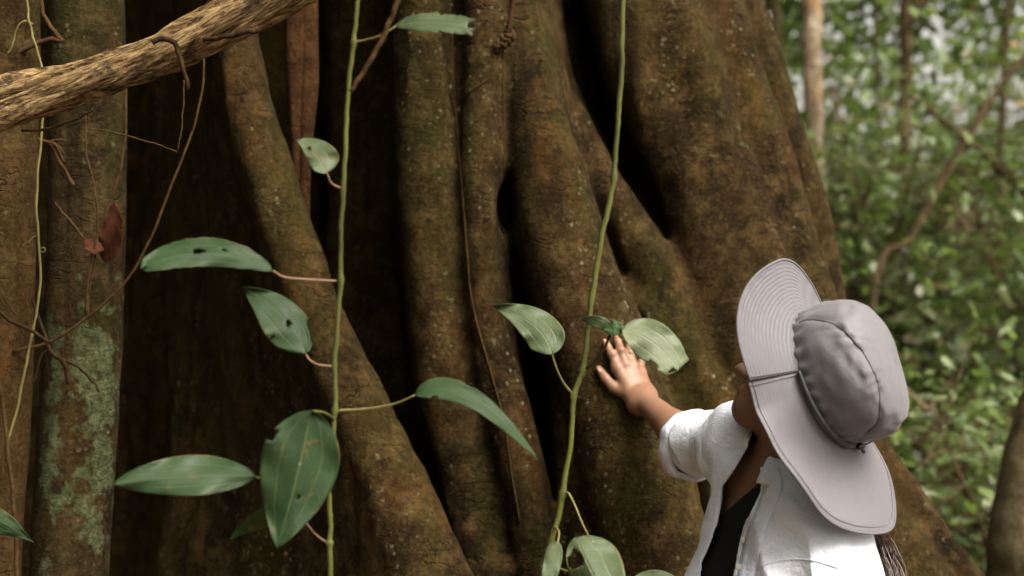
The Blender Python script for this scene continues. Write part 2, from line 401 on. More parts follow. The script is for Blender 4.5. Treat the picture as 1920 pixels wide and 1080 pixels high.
M_seam = simple('dark_seam_thread', (0.06, 0.052, 0.058), 0.8, 0.2)
M_band = simple('hat_cord_grey', (0.055, 0.058, 0.066), 0.55, 0.2)
M_black = simple('black_jersey', (0.006, 0.006, 0.007), 0.85, 0.2, 60, 0.2)
M_plastic = simple('black_plastic', (0.012, 0.012, 0.014), 0.3, 0.1, spec=0.6)
M_button = simple('shirt_button_pearl', (0.70, 0.68, 0.64), 0.3, 0.08, 200, 0.6)
M_hair = simple('dark_brown_hair', (0.028, 0.012, 0.007), 0.42, 0.5, 180, 0.6, stretch=(1, 1, 0.1))
M_pants = cloth_mat('olive_trousers', (0.10, 0.09, 0.06))
M_shoe = simple('brown_boot_leather', (0.07, 0.045, 0.03), 0.6, 0.3)
def skin_mat():
    b = NB('tanned_skin'); v = b.coord(); n = b.noise(v, 30, 4); f = b.noise(v, 260, 3)
    c = b.mix(n, (0.1369, 0.0685, 0.0402), (0.1747, 0.0945, 0.0590))
    b.bump(f, 0.15, 0.002)
    b.b.inputs['Subsurface Weight'].default_value = 0.12; b.b.inputs['Subsurface Radius'].default_value = (0.012, 0.005, 0.003); b.b.inputs['Subsurface Scale'].default_value = 0.5
    return b.set(Base_Color=c, Roughness=0.5, Specular_IOR_Level=0.4)
M_skin = skin_mat()
M_nail = simple('fingernail_pink', (0.26, 0.145, 0.11), 0.45, 0.05)
M_eye = simple('eye_white', (0.75, 0.73, 0.70), 0.2, 0.02)
M_iris = simple('iris_brown', (0.03, 0.015, 0.008), 0.2, 0.2)

# ------------------------------------------------------------------ ground
def ground_z(x, y):
    z = 0.06 * np.sin(x * 0.9 + 0.3) * np.cos(y * 0.7) + 0.05 * np.sin(x * 0.23 + y * 0.31)
    return z * np.clip((np.hypot(x - 0.6, y - 3) - 1.5) / 3, 0, 1)
gx = np.concatenate([np.linspace(-150, -16, 14), np.linspace(-15, 25, 81), np.linspace(26, 150, 14)])
gy = np.concatenate([np.linspace(-150, -8, 14), np.linspace(-7, 40, 95), np.linspace(41, 200, 14)])
X, Y = np.meshgrid(gx, gy, indexing='ij'); Z = ground_z(X, Y)
idx = np.arange(X.size).reshape(X.shape)
F = np.stack([idx[:-1, :-1], idx[1:, :-1], idx[1:, 1:], idx[:-1, 1:]], -1).reshape(-1, 4)
tag(link('ground', mesh_np('ground', np.stack([X, Y, Z], -1).reshape(-1, 3), F), M_ground), kind='structure')

# ------------------------------------------------------------------ the great buttressed tree
# each rib: photo rows -> (px, depth, radius m) of its front edge and of its root in the core
RIBS = {
 'diagonal': [(-900, 300, 3.55, .06, 330, 4.3, .12), (75, 442, 3.42, .055, 370, 4.35, .10), (200, 470, 3.40, .058, 380, 4.3, .11), (330, 508, 3.38, .062, 390, 4.25, .12), (560, 584, 3.33, .070, 410, 4.2, .14),
              (780, 676, 3.26, .078, 430, 4.1, .16), (1080, 802, 3.14, .092, 450, 4.0, .20), (1900, 1000, 2.9, .13, 450, 3.9, .3)],
 'centre_left': [(-900, 780, 3.6, .09, 840, 4.4, .2), (0, 797, 3.46, .080, 850, 4.4, .2), (300, 806, 3.44, .075, 850, 4.4, .2), (500, 816, 3.42, .075, 850, 4.4, .2), (750, 850, 3.40, .075, 860, 4.4, .2),
              (900, 888, 3.38, .072, 870, 4.4, .2), (1080, 920, 3.34, .070, 880, 4.4, .2), (1900, 1000, 3.2, .1, 900, 4.4, .3)],
 'centre': [(-900, 895, 3.5, .065, 920, 4.3, .15), (0, 905, 3.42, .060, 920, 4.3, .15), (300, 908, 3.38, .054, 920, 4.3, .15), (500, 911, 3.35, .050, 915, 4.3, .12), (600, 916, 3.34, .050, 905, 4.3, .12), (700, 938, 3.33, .053, 900, 4.3, .1),
              (800, 960, 3.32, .055, 900, 4.3, .1), (900, 986, 3.31, .055, 900, 4.3, .1), (1000, 1006, 3.30, .050, 900, 4.3, .1), (1080, 1020, 3.30, .050, 910, 4.3, .1), (1900, 1100, 3.1, .08, 950, 4.3, .2)],
 'centre_right': [(-900, 950, 3.6, .07, 1000, 4.4, .25), (0, 972, 3.46, .055, 1000, 4.4, .25), (170, 995, 3.42, .075, 1010, 4.4, .22), (330, 1025, 3.40, .095, 1030, 4.4, .2), (450, 1052, 3.37, .105, 1050, 4.4, .2), (560, 1086, 3.34, .112, 1070, 4.4, .2),
              (690, 1135, 3.31, .122, 1090, 4.4, .2), (800, 1175, 3.28, .127, 1100, 4.4, .2), (960, 1215, 3.22, .127, 1110, 4.4, .2), (1080, 1242, 3.18, .127, 1120, 4.4, .2), (1900, 1400, 2.95, .17, 1150, 4.4, .3)],
 'centre_fold': [(-900, 980, 4.2, .02, 1000, 4.4, .02), (600, 1060, 3.9, .02, 1050, 4.4, .05), (760, 1075, 3.42, .05, 1060, 4.4, .1), (900, 1100, 3.34, .075, 1070, 4.4, .1), (1080, 1118, 3.28, .09, 1080, 4.4, .1), (1900, 1200, 3.1, .12, 1080, 4.4, .2)],
 'small': [(-900, 900, 4.2, .02, 1000, 4.4, .02), (120, 1020, 3.75, .03, 1060, 4.3, .08), (200, 1062, 3.58, .042, 1080, 4.3, .1), (310, 1108, 3.54, .050, 1110, 4.3, .12), (390, 1158, 3.52, .058, 1130, 4.3, .14), (470, 1204, 3.50, .068, 1150, 4.3, .16),
           (600, 1268, 3.47, .078, 1180, 4.3, .18), (720, 1300, 3.46, .085, 1200, 4.3, .2), (900, 1350, 3.42, .095, 1230, 4.3, .22), (1080, 1410, 3.36, .1, 1250, 4.3, .25), (1900, 1500, 3.1, .14, 1300, 4.3, .3)],
 'small_ridge': [(-900, 1000, 4.2, .01, 1000, 4.4, .02), (430, 1100, 3.7, .02, 1100, 4.3, .05), (520, 1172, 3.48, .025, 1150, 4.3, .08), (600, 1232, 3.42, .032, 1180, 4.3, .1), (700, 1330, 3.40, .036, 1220, 4.3, .1), (800, 1345, 3.37, .04, 1240, 4.3, .1), (1080, 1370, 3.30, .05, 1250, 4.3, .1), (1900, 1400, 3.2, .05, 1250, 4.3, .1)],
 'right_a': [(-900, 960, 3.8, .13, 1200, 4.5, .3), (0, 1165, 3.64, .092, 1230, 4.5, .24), (150, 1208, 3.61, .092, 1250, 4.5, .28), (370, 1312, 3.56, .088, 1270, 4.5, .24), (520, 1352, 3.52, .100, 1290, 4.5, .28), (700, 1402, 3.48, .11, 1300, 4.5, .3),
             (900, 1452, 3.44, .12, 1310, 4.5, .3), (1080, 1500, 3.38, .13, 1320, 4.5, .3), (1900, 1650, 3.15, .2, 1350, 4.5, .35)],
 'right_m': [(-900, 1080, 3.85, .12, 1230, 4.5, .3), (0, 1245, 3.645, .105, 1250, 4.5, .28), (370, 1366, 3.575, .10, 1290, 4.5, .28), (520, 1424, 3.545, .10, 1310, 4.5, .28), (700, 1490, 3.52, .10, 1320, 4.5, .28), (1080, 1625, 3.44, .11, 1340, 4.5, .3), (1900, 1800, 3.2, .16, 1350, 4.5, .35)],
 'right_b': [(-900, 1170, 3.9, .09, 1240, 4.5, .25), (0, 1326, 3.68, .080, 1260, 4.5, .22), (270, 1421, 3.63, .074, 1290, 4.5, .22), (520, 1496, 3.59, .074, 1310, 4.5, .22), (770, 1588, 3.55, .072, 1330, 4.5, .24), (930, 1688, 3.52, .068, 1350, 4.5, .26),
             (1050, 1778, 3.50, .060, 1360, 4.5, .28), (1180, 1900, 3.46, .06, 1370, 4.5, .3), (1900, 2300, 3.3, .07, 1400, 4.5, .35)],
 'right_c': [(-900, 1180, 4.0, .05, 1240, 4.5, .2), (520, 1450, 3.75, .05, 1310, 4.5, .22), (770, 1520, 3.52, .095, 1330, 4.5, .24), (930, 1600, 3.49, .105, 1340, 4.5, .26), (1080, 1715, 3.46, .11, 1350, 4.5, .28), (1900, 2050, 3.3, .14, 1400, 4.5, .35)],
 'rear_right': [(-900, 1240, 4.3, .09, 1200, 4.9, .25), (0, 1388, 4.10, .065, 1230, 4.9, .25), (330, 1494, 4.06, .062, 1260, 4.9, .25), (570, 1549, 4.03, .062, 1290, 4.9, .28), (700, 1585, 4.0, .062, 1300, 4.9, .3), (850, 1630, 3.98, .062, 1310, 4.9, .3), (1080, 1690, 3.95, .07, 1320, 4.9, .3), (1900, 1900, 3.8, .1, 1350, 4.9, .4)],
 'hollow_column': [(-900, 680, 4.15, .13, 700, 4.7, .2), (0, 684, 4.08, .11, 700, 4.7, .2), (600, 690, 4.05, .11, 700, 4.7, .2), (1080, 720, 4.0, .13, 700, 4.7, .25), (1900, 740, 3.9, .2, 700, 4.7, .3)],
 'core': [(-900, 560, 5.0, .5, 1040, 5.05, .6), (1900, 540, 4.95, .6, 1080, 5.0, .7)],
 'core_left': [(-900, 60, 5.1, .34, 420, 5.3, .4), (1900, 60, 5.0, .36, 420, 5.2, .45)],
}
def tree_grid(lo, hi, h, noise=True):
    g = Grid(lo, hi, h); z = g.ax[2]
    for name, K in RIBS.items():
        K = np.array(K, float); kz = CAMZ - (K[:, 0] - 540) / FPX * K[:, 2]
        o = np.argsort(kz); kz = kz[o]; K = K[o]
        zz = np.linspace(kz[0] - 1.5, kz[-1] + 3, 900); st = zz[1] - zz[0]
        def ip(v):
            a = np.interp(zz, kz, v); s = max(1, int(0.05 / st)); ker = np.hanning(2 * s + 3); ker /= ker.sum()
            a = np.convolve(np.pad(a, s + 1, 'edge'), ker, 'valid'); return np.interp(z, zz, a).astype(np.float32)
        fd = ip(K[:, 2]); fx = ip((K[:, 1] - 960) / FPX * K[:, 2]); fr = ip(K[:, 3])
        bd = ip(K[:, 5]); bx = ip((K[:, 4] - 960) / FPX * K[:, 5]); br = ip(K[:, 6])
        m = 0.12
        xl = min((fx - fr).min(), (bx - br).min()) - m; xh = max((fx + fr).max(), (bx + br).max()) + m
        yl = min((fd - fr).min(), (bd - br).min()) - m; yh = max((fd + fr).max(), (bd + br).max()) + m
        sl = g.box((xl, yl, z[0] - 1), (xh, yh, z[-1] + 1))
        if any(q.stop <= q.start for q in sl): continue
        x, y, _ = g.coords(sl)
        ax, ay = bx - fx, bd - fd; L = ax * ax + ay * ay + 1e-9
        t = np.clip(((x - fx) * ax + (y - fd) * ay) / L, 0, 1)
        d = np.sqrt((x - fx - t * ax) ** 2 + (y - fd - t * ay) ** 2) - (fr + (br - fr) * t)
        g.d[sl] = smin(g.d[sl], d * 0.93, 0.028)
    if noise:
        c = P(946, 392, 3.38); g.ell(c, np.eye(3), (.014, .09, .045), 0.012, sub=True)
        g.d += 0.014 * g.noise((.16, .16, .34), 1) + 0.006 * (np.abs(g.noise((.07, .07, .55), 2)) * 2 - .6) + 0.0032 * g.noise((.028, .028, .04), 3)
    return g
tree = empty('buttressed_tree', (0.0, 4.4, 0))
tag(tree, 'huge tree trunk with deep folded brown buttress roots, filling the middle', 'tree')
trunk_me = tree_grid((-2.1, 2.85, 0.66), (1.62, 5.5, 2.86), 0.0125).mesh('trunk')
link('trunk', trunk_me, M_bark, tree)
from mathutils.bvhtree import BVHTree
bark_bvh = BVHTree.FromPolygons([v_.co for v_ in trunk_me.vertices], [tuple(p_.vertices) for p_ in trunk_me.polygons])
def bark_depth(px, py):
    h = bark_bvh.ray_cast(Vector((0, 0, CAMZ)), (P(px, py, 1) - Vector((0, 0, CAMZ))).normalized())
    return h[0].y if h[0] is not None else 3.2
def PB(px, py, lift=.003): return P(px, py, bark_depth(px, py) - lift)
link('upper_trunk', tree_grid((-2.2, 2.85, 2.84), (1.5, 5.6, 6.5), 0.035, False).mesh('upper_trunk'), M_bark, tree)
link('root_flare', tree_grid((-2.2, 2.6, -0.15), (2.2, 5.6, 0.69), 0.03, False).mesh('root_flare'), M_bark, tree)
# rootlets creeping over the bark
for pts, r in [([(848, 60, 3.385), (850, 160, 3.38), (862, 300, 3.365), (872, 420, 3.35), (884, 560, 3.335), (915, 680, 3.325), (945, 790, 3.32), (958, 880, 3.31), (975, 980, 3.30)], .0035),
               ([(966, -20, 3.40), (958, 30, 3.385), (948, 75, 3.375)], .006),
               ([(940, 85, 3.37), (934, 115, 3.365), (922, 142, 3.36), (890, 165, 3.362), (868, 185, 3.372)], .0035),
               ([(944, 85, 3.372), (944, 180, 3.37), (946, 260, 3.37), (945, 340, 3.37)], .0025),
               ([(1180, 350, 3.465), (1205, 380, 3.45), (1235, 400, 3.44), (1262, 402, 3.44)], .003),
               ([(890, 600, 3.33), (860, 660, 3.33), (842, 700, 3.34)], .003)]:
    tube_obj('rootlet', [PB(p[0], p[1], r * .4) for p in spline([(q[0], q[1], 0) for q in pts], 3 * len(pts))], r, r * 0.6, M_root, tree, n=60, seg=6, wob=.0006)
kn = []
for i in range(9):
    a = i / 9 * 6.28; c = P(946 + 12 * math.cos(a), 78 + 12 * math.sin(a), 3.372)
    kn.append(tube(spline([c, c + Vector((.012 * math.cos(a + 1), -.012, .012 * math.sin(a + 1))), c + Vector((.02 * math.cos(a + 2), .004, .02 * math.sin(a + 2)))], 7), np.linspace(.006, .003, 7), 6))
v, f, uv = join(kn); link('bark_knot', mesh_np('bark_knot', v, f, uv=uv), M_root, tree)

# ------------------------------------------------------------------ slender trunks at the left
def slender(name, pts, rad, mat, label, seg=40, n=150, amp=0.05, sd=3, cat='tree', part='trunk', ridge=None):
    C = spline(pts, n); g = np.random.default_rng(sd)
    rr = np.interp(np.linspace(0, 1, n), np.linspace(0, 1, len(rad)), rad)
    ph = g.uniform(0, 6.28, 6)
    lat = g.normal(0, 1, (n // 5 + 3, 8)); zi = np.linspace(0, len(lat) - 1.01, n)
    def prof(i, a):
        k = int(zi[i]); t = zi[i] - k; row = lat[k] * (1 - t) + lat[k + 1] * t
        s = 1 + amp * (0.8 * np.sin(a * 2 + ph[0] + i * .01) + 0.5 * np.sin(a * 3 + ph[1] - i * .02)) + amp * 0.25 * np.interp(a / 6.2832 * 8, np.arange(9), np.append(row, row[0]))
        if ridge: s = s + ridge(a, i)
        return s
    v, f, uv = tube(C, rr, seg, prof)
    root = empty(name, pts[0]); link(part, mesh_np(part, v, f, uv=uv), mat, root)
    return tag(root, label, cat)
def zP(px, z, d): return Vector(((px - 960) / FPX * d, d, z))
slender('slender_tree', [zP(105, -.05, 3.16), zP(118, .6, 3.16), P(130, 1080, 3.17), P(146, 800, 3.17), P(160, 500, 3.18), P(163, 200, 3.19), P(160, 0, 3.2), zP(150, 3.4, 3.25), zP(140, 6.5, 3.3)],
        [.13, .10, .088, .089, .088, .088, .087, .08, .07], M_bark_l, 'straight trunk crusted with pale green lichen, left of the dark hollow')
slender('slender_tree', [zP(-40, -.05, 3.02), zP(-25, .6, 3.02), P(-38, 1080, 3.03), P(-18, 800, 3.03), P(-8, 500, 3.03), P(-2, 250, 3.04), P(0, 0, 3.05), zP(-10, 3.4, 3.1), zP(-20, 6.5, 3.15)],
        [.11, .09, .082, .08, .078, .078, .08, .07, .06], M_bark_o, 'bare brown trunk cut off by the left edge of the picture', sd=8)
# hanging reddish aerial root: two strands grown together
ar = empty('aerial_root', zP(560, 0, 3.5))
tag(ar, 'reddish twin-stranded aerial root behind the diagonal buttress, left of the green vine', 'root')
for s, (xa, xb, r) in enumerate([(556, 558, .020), (580, 569, .019)]):
    C = spline([P(xa + 2, -700, 3.56), P(xa, 0, 3.5), P(xa + 1 - s, 150, 3.5), P(xb + 4 * s, 280, 3.5), P(xb, 420, 3.52), P(xb - 6, 900, 3.6), P(xb - 10, 1900, 3.7)], 120)
    v, f, uv = tube(C, np.interp(np.linspace(0, 1, 120), [0, .35, .5, 1], [r * 1.25, r * 1.15, r * .75, r * .7]), 16, lambda i, a: 1 + .12 * np.sin(3 * a + i * .05) + .05 * np.sin(7 * a - i * .1))
    link('strand', mesh_np('strand', v, f, uv=uv), M_bark_red, ar)

# ------------------------------------------------------------------ thick liana, upper left
def build_liana():
    pts = [P(-420, 300, 2.72), P(-180, 245, 2.70), P(-60, 214, 2.68), P(0, 196, 2.67), P(100, 168, 2.66), P(220, 132, 2.65), P(330, 88, 2.64), P(430, 38, 2.63), P(540, -25, 2.62), P(680, -110, 2.6), P(900, -260, 2.58)]
    n = 420; seg = 170; C = spline(pts, n); g = np.random.default_rng(5)
    lat = g.uniform(-1, 1, (n // 26 + 4, 34)); lat2 = g.uniform(-1, 1, (n // 7 + 4, 85))
    def prof(i, a):
        tw = a + i * 0.012
        u = (tw / 6.2832) % 1
        def L(A, st):
            q = i / st; k = int(q); t = q - k; row = A[k] * (1 - t) + A[k + 1] * t; m = A.shape[1]
            return np.interp(u * m, np.arange(m + 1), np.append(row, row[0]))
        lob = 0.16 * np.cos(2 * tw + 0.6) + 0.08 * np.cos(5 * tw + 1 + i * .01)
        cr = -0.30 * np.exp(-((((tw - 3.55) + math.pi) % (2 * math.pi) - math.pi) / .13) ** 2) - 0.22 * np.exp(-((((tw - 4.6 + .15 * math.sin(i * .03)) + math.pi) % (2 * math.pi) - math.pi) / .10) ** 2)
        return 1 + lob + cr + 0.085 * L(lat, 26) + 0.05 * L(lat2, 7)
    rr = np.interp(np.linspace(0, 1, n), [0, .3, .5, .7, 1], [.046, .045, .041, .040, .038])
    v, f, uv = tube(C, rr, seg, prof)
    o = empty('liana', pts[0]); link('stem', mesh_np('stem', v, f, uv=uv), M_liana, o)
    tube_obj('tendril', [P(285, 80, 2.575), P(305, 72, 2.575), P(325, 78, 2.572), P(335, 100, 2.575), P(342, 128, 2.575), P(349, 150, 2.58), P(352, 168, 2.585)], .0055, .0038, M_twig_dark, o, n=30, wob=.0015)
    g2 = tube_obj('bark_strip', [P(380, 75, 2.58), P(420, 68, 2.575), P(455, 62, 2.575), P(485, 55, 2.58)], .004, .006, M_twig_dark, o, n=24, wob=.003)
    return tag(o, 'thick rough tan liana slanting across the upper left corner', 'liana')
build_liana()

# ------------------------------------------------------------------ thin stems and twigs
def twig(label, strands, mat=None, name='twig', cat='twig', group=None, d=None):
    """strands: list of (pts, r0 px, r1 px)"""
    root = None
    for i, (pts, r0, r1) in enumerate(strands):
        q = [P(*p) if len(p) == 3 else P(p[0], p[1], d) for p in pts]; dd = q[0].y
        if i == 0: root = empty(name, q[0])
        tube_obj('stem' if i == 0 else 'side_shoot', q, r0 * dd / FPX, r1 * dd / FPX, mat or M_twig, root, seg=7, wob=.0012, sd=i)
    return tag(root, label, cat, group)
twig('thin brown stem running along the top edge of the thick liana', [([(-20, 172), (75, 148), (150, 140), (235, 98), (310, 60), (400, 5), (470, -50)], 5, 6)], M_twig_dark, 'thin_vine', 'vine', d=2.68)
twig('long thin brown vine slanting across the dark hollow to the lichen trunk', [([(384, 60), (378, 180), (352, 270), (320, 350), (285, 440), (236, 528), (170, 590), (95, 640), (25, 660)], 2.2, 3.2)], M_twig, 'thin_vine', 'vine', d=2.98)
twig('thin grey stem hanging along the right side of the lichen trunk', [([(236, 150), (234, 270), (216, 350), (190, 420), (175, 470), (166, 520), (160, 590)], 2.8, 2.2)], M_twig, 'thin_vine', 'vine', d=3.02)
twig('fine stem hanging down the middle of the lichen trunk', [([(160, 215), (162, 280), (178, 360), (183, 420), (180, 470), (168, 540), (163, 600)], 2.0, 1.8)], M_twig, 'thin_vine', 'vine', d=3.03)
twig('fine bent stem dangling below the liana over the dark hollow', [([(345, 150), (343, 220), (333, 285)], 1.6, 1.6), ([(333, 285), (280, 266), (220, 250), (165, 240)], 1.6, 1.4)], M_twig, 'thin_vine', 'vine', d=2.85)
twig('thin pale vine hanging in the gap between the two left trunks', [([(82, 200), (74, 300), (68, 380), (72, 450), (75, 530), (62, 620), (45, 700), (30, 775), (14, 830)], 2.6, 2.4), ([(72, 440), (62, 445), (52, 453)], 1.5, 1.0), ([(75, 468), (80, 464), (85, 468), (80, 473), (75, 470)], 1.0, .8)], M_petiole, 'thin_vine', 'vine', d=2.9)
twig('dark dry twig crossing the left edge trunk', [([(-15, 572), (20, 600), (55, 618), (92, 642)], 4, 3.4), ([(10, 595), (28, 605), (45, 628)], 2, 1.2), ([(0, 548), (20, 580), (40, 600)], 1.6, 1.2)], M_twig_dark, d=2.88)
twig('brown woody stem rising up the bottom of the left edge trunk', [([(32, 1100), (28, 960), (16, 860), (8, 780), (-4, 700)], 4.5, 3.5), ([(2, 900), (10, 840), (14, 800)], 2, 1.4)], M_twig, 'thin_vine', 'vine', d=2.9)
twig('bent twig above the liana reaching the top of the lichen trunk', [([(76, -10), (82, 25), (98, 55), (118, 78)], 3.6, 4.6), ([(118, 78), (92, 74), (58, 86), (20, 108), (-10, 130)], 4.6, 5.0)], M_twig, d=3.0)
twig('green thin stem hanging at the top left corner', [([(50, -10), (54, 30), (62, 70), (74, 110), (82, 145)], 2.4, 2.2), ([(62, 45), (44, 40), (30, 55), (22, 88), (14, 100)], 1.8, 1.2)], M_petiole, 'thin_vine', 'vine', d=2.95)
twig('short stem hugging the underside of the liana', [([(40, 245), (80, 243), (120, 232), (150, 220), (175, 206)], 2.8, 2.8)], M_twig, d=2.74)
twig('small knotted clump of dry rootlets under the liana', [([(70, 262), (90, 266), (104, 272), (120, 304)], 4, 3), ([(92, 268), (108, 262), (124, 264)], 3.5, 2), ([(94, 272), (110, 276), (120, 290)], 3.5, 2), ([(96, 270), (110, 300), (122, 320), (138, 348)], 2.5, 4.5)], M_root, 'rootlet_clump', 'roots', d=2.98)
twig('short thin twig leading down to the dead brown leaf', [([(102, 380), (118, 398), (138, 422), (158, 450)], 2, 2.6)], M_twig, d=3.0)
twig('dark forked twig hanging in front of the lichen patches', [([(60, 560), (95, 655), (120, 680), (130, 720)], 3, 6), ([(115, 672), (150, 690), (170, 712), (188, 735)], 3, 2), ([(95, 655), (78, 665), (68, 700), (62, 720)], 2, 2)], M_twig_dark, d=2.98)
twig('dry brown twig slanting from the top down to the left green vine', [([(760, -60), (746, 5), (728, 45), (716, 75), (690, 120), (672, 150), (657, 172)], 5.5, 4.2), ([(720, 66), (712, 62)], 2.2, 1.2), ([(692, 116), (690, 108)], 2.2, 1.0)], M_twig, d=2.13)

# ------------------------------------------------------------------ leaves
def leaf_mesh(name, base, ctrl, tip, wl, wr, d, sl=0.3, sr=-0.3, dd=0.0, peak=0.42, acum=0.75, holes=(), bites=(), nu=34, nv=12, curl=0.0, rag=0.0, sd=0, tl=None):
    """base/ctrl/tip in photo pixels at depth d (+dd at the tip); wl/wr half widths (px) left/right of the midrib;
    sl/sr: how far each half leans towards (-) or away (+) per unit width; holes: (u, t, ru, rt)"""
    g = np.random.default_rng(sd); nz = g.normal(0, 1, 64)
    b, c, t = (np.array(q, float) for q in (base, ctrl, tip))
    U = np.linspace(0, 1, nu); T = np.linspace(-1, 1, 2 * nv + 1)
    cen = np.outer((1 - U) ** 2, b) + np.outer(2 * U * (1 - U), c) + np.outer(U ** 2, t)
    tan = np.gradient(cen, axis=0); tan /= np.linalg.norm(tan, axis=1, keepdims=True)
    nor = np.stack([-tan[:, 1], tan[:, 0]], 1)
    q = peak
    prof = np.where(U < q, np.sin(np.clip(U / q, 0, 1) * math.pi / 2) ** 0.62, np.cos(np.clip((U - q) / (1 - q), 0, 1) * math.pi / 2) ** acum)
    if tl is not None: prof = np.maximum(prof, tl * np.clip((U - .3) * 3, 0, 1) * (U < .999))
    V = []; UV = []
    for i, u in enumerate(U):
        for j, s in enumerate(T):
            side = wl if s < 0 else wr; lean = sl if s < 0 else sr
            edge = 1 + rag * (np.interp(u * 40, np.arange(64), nz) if abs(s) > .8 else 0)
            off = abs(s) * side * prof[i] * edge
            p = cen[i] + (-nor[i] if s < 0 else nor[i]) * off
            wav = (0.009 * math.sin(u * 7.5 + (2 if s < 0 else 0) + sd) + .004 * math.sin(u * 19 + 3 * s + sd)) * abs(s) ** 1.5 * min(1, side / 40)
            dep = d + dd * u + lean * off * d / FPX + wav + curl * (u - .5) ** 2 + 0.05 * (abs(s) * side * prof[i] * d / FPX) ** 2 * 20
            V.append(P(p[0], p[1], dep)); UV.append((u, (s + 1) / 2))
    m = 2 * nv + 1; Fc = []
    for i in range(nu - 1):
        for j in range(m - 1):
            u = (U[i] + U[i + 1]) / 2; s = (T[j] + T[j + 1]) / 2
            if any(((u - h[0]) / h[2]) ** 2 + ((s - h[1]) / h[3]) ** 2 < 1 + .25 * math.sin(9 * u * h[0] * 7 + 11 * s) for h in holes): continue
            Fc.append((i * m + j, i * m + j + 1, (i + 1) * m + j + 1, (i + 1) * m + j))
    me = mesh_np(name, np.array([list(q) for q in V]), Fc, uv=UV)
    return me
def add_leaf(parent, mat, pet=None, pmat=None, pr=(2.2, 1.8), label=None, thick=.0006, **kw):
    me = leaf_mesh('leaf', **kw)
    o = link('leaf', me, mat, parent)
    md = o.modifiers.new('thickness', 'SOLIDIFY'); md.thickness = thick; md.offset = 0
    if label: o['label'] = label
    if pet:
        q = [P(*p) for p in pet]
        pt = tube_obj('petiole', q, pr[0] * q[0].y / FPX, pr[1] * q[-1].y / FPX, pmat or M_petiole, o, n=22, seg=7)
    return o
def vine_stem(root, pts, r0, r1, mat, nodes=()):
    C = spline([P(*p) for p in pts], 160); n = len(C); rr = np.linspace(r0, r1, n)
    zs = C[:, 2]
    for ny, dpt in nodes:
        z = P(0, ny, dpt).z; rr = rr + 0.0024 * np.exp(-((zs - z) / .005) ** 2)
    nzs = sorted(P(0, a_, b_).z for a_, b_ in nodes); kk_ = np.interp(zs, nzs, [.0028 * (-1) ** i for i in range(len(nzs))]); C[:, 0] += kk_
    g = np.random.default_rng(2); C[:, 0] += np.convolve(g.normal(0, .004, n), np.ones(9) / 9, 'same'); rr = rr * (1 + .10 * np.convolve(g.normal(0, 1, n), np.ones(7) / 7, 'same'))
    v, f, uv = tube(C, rr, 12); link('stem', mesh_np('stem', v, f, uv=uv), mat, root)

D1 = 2.2
v1 = empty('climbing_vine', zP(600, 0, D1))
tag(v1, 'upright green vine with broad insect-bitten leaves, left of the big tree centre', 'vine')
vine_stem(v1, [(690, -700, D1 + .02), (680, -200, D1), (668, 0, D1), (656, 110, D1), (649, 230, D1), (643, 400, D1), (635, 540, D1), (630, 700, D1), (626, 790, D1), (620, 900, D1), (617, 1000, D1), (614, 1090, D1), (606, 1600, D1), (600, 2740, D1)], .0036, .0040, M_stem, [(80, D1), (352, D1), (527, D1), (687, D1), (770, D1), (905, D1), (1018, D1)])
add_leaf(v1, M_leaf_pale, [(659, 80, D1), (690, 74, D1 - .01), (715, 66, D1 - .02), (742, 49, D1 - .02)], base=(741, 49), ctrl=(800, 34), tip=(893, 52), wl=18, wr=18, d=D1 - .02, dd=-.05, sl=.9, sr=-.9, peak=.55, acum=.5, tl=.9, rag=.10, sd=1,
         holes=[(.97, -.2, .06, .35), (.99, .55, .035, .3), (.94, .05, .03, .12)], label='pale torn leaf at the top of the vine')
add_leaf(v1, M_leaf_pale, [(642, 354, D1), (622, 344, D1 - .01), (613, 325, D1 - .02)], M_petiole_pink, base=(612, 325), ctrl=(598, 285), tip=(556, 262), wl=20, wr=36, d=D1 - .02, dd=.03, sl=-.5, sr=.5, peak=.25, acum=.9, sd=2, holes=[(.68, -.05, .05, .22)], label='small heart-shaped leaf')
add_leaf(v1, M_leaf, [(631, 527, D1), (580, 524, D1 - .02), (535, 520, D1 - .03), (512, 508, D1 - .04)], M_petiole_pink, base=(512, 508), ctrl=(390, 446), tip=(263, 503), wl=24, wr=30, d=D1 - .04, dd=-.03, sl=-.5, sr=1.1, peak=.5, acum=.35, rag=.035, sd=3,
         holes=[(.575, .18, .045, .17), (.37, .32, .025, .10), (.995, -.3, .03, .3)], label='long arched leaf with two ragged holes')
add_leaf(v1, M_leaf, [(626, 687, D1), (598, 684, D1 - .01), (582, 676, D1 - .02), (573, 664, D1 - .02)], M_petiole_pink, base=(574, 664), ctrl=(552, 588), tip=(455, 538), wl=50, wr=33, d=D1 - .02, dd=.05, sl=-.5, sr=.5, peak=.40, acum=.85, sd=4,
         holes=[(.42, -.02, .028, .14), (.40, -.85, .02, .12), (.2, .95, .12, .25)])
add_leaf(v1, M_leaf, [(631, 770, D1), (690, 766, D1), (740, 757, D1 - .01), (778, 741, D1 - .02)], base=(778, 741), ctrl=(870, 690), tip=(1008, 862), wl=22, wr=20, d=D1 - .02, dd=-.05, sl=.9, sr=-.9, peak=.28, acum=.8, sd=5, holes=[(.18, .95, .05, .3), (.45, -.99, .02, .12)], label='long drooping leaf on the right of the stem')
add_leaf(v1, M_leaf, [(626, 905, D1), (560, 905, D1 + .02), (520, 900, D1), (480, 895, D1 - .02)], base=(480, 894), ctrl=(350, 886), tip=(212, 907), wl=37, wr=40, d=D1 - .02, dd=-.04, sl=-.35, sr=.8, peak=.45, acum=.72, sd=6, label='narrow pointed leaf reaching left')
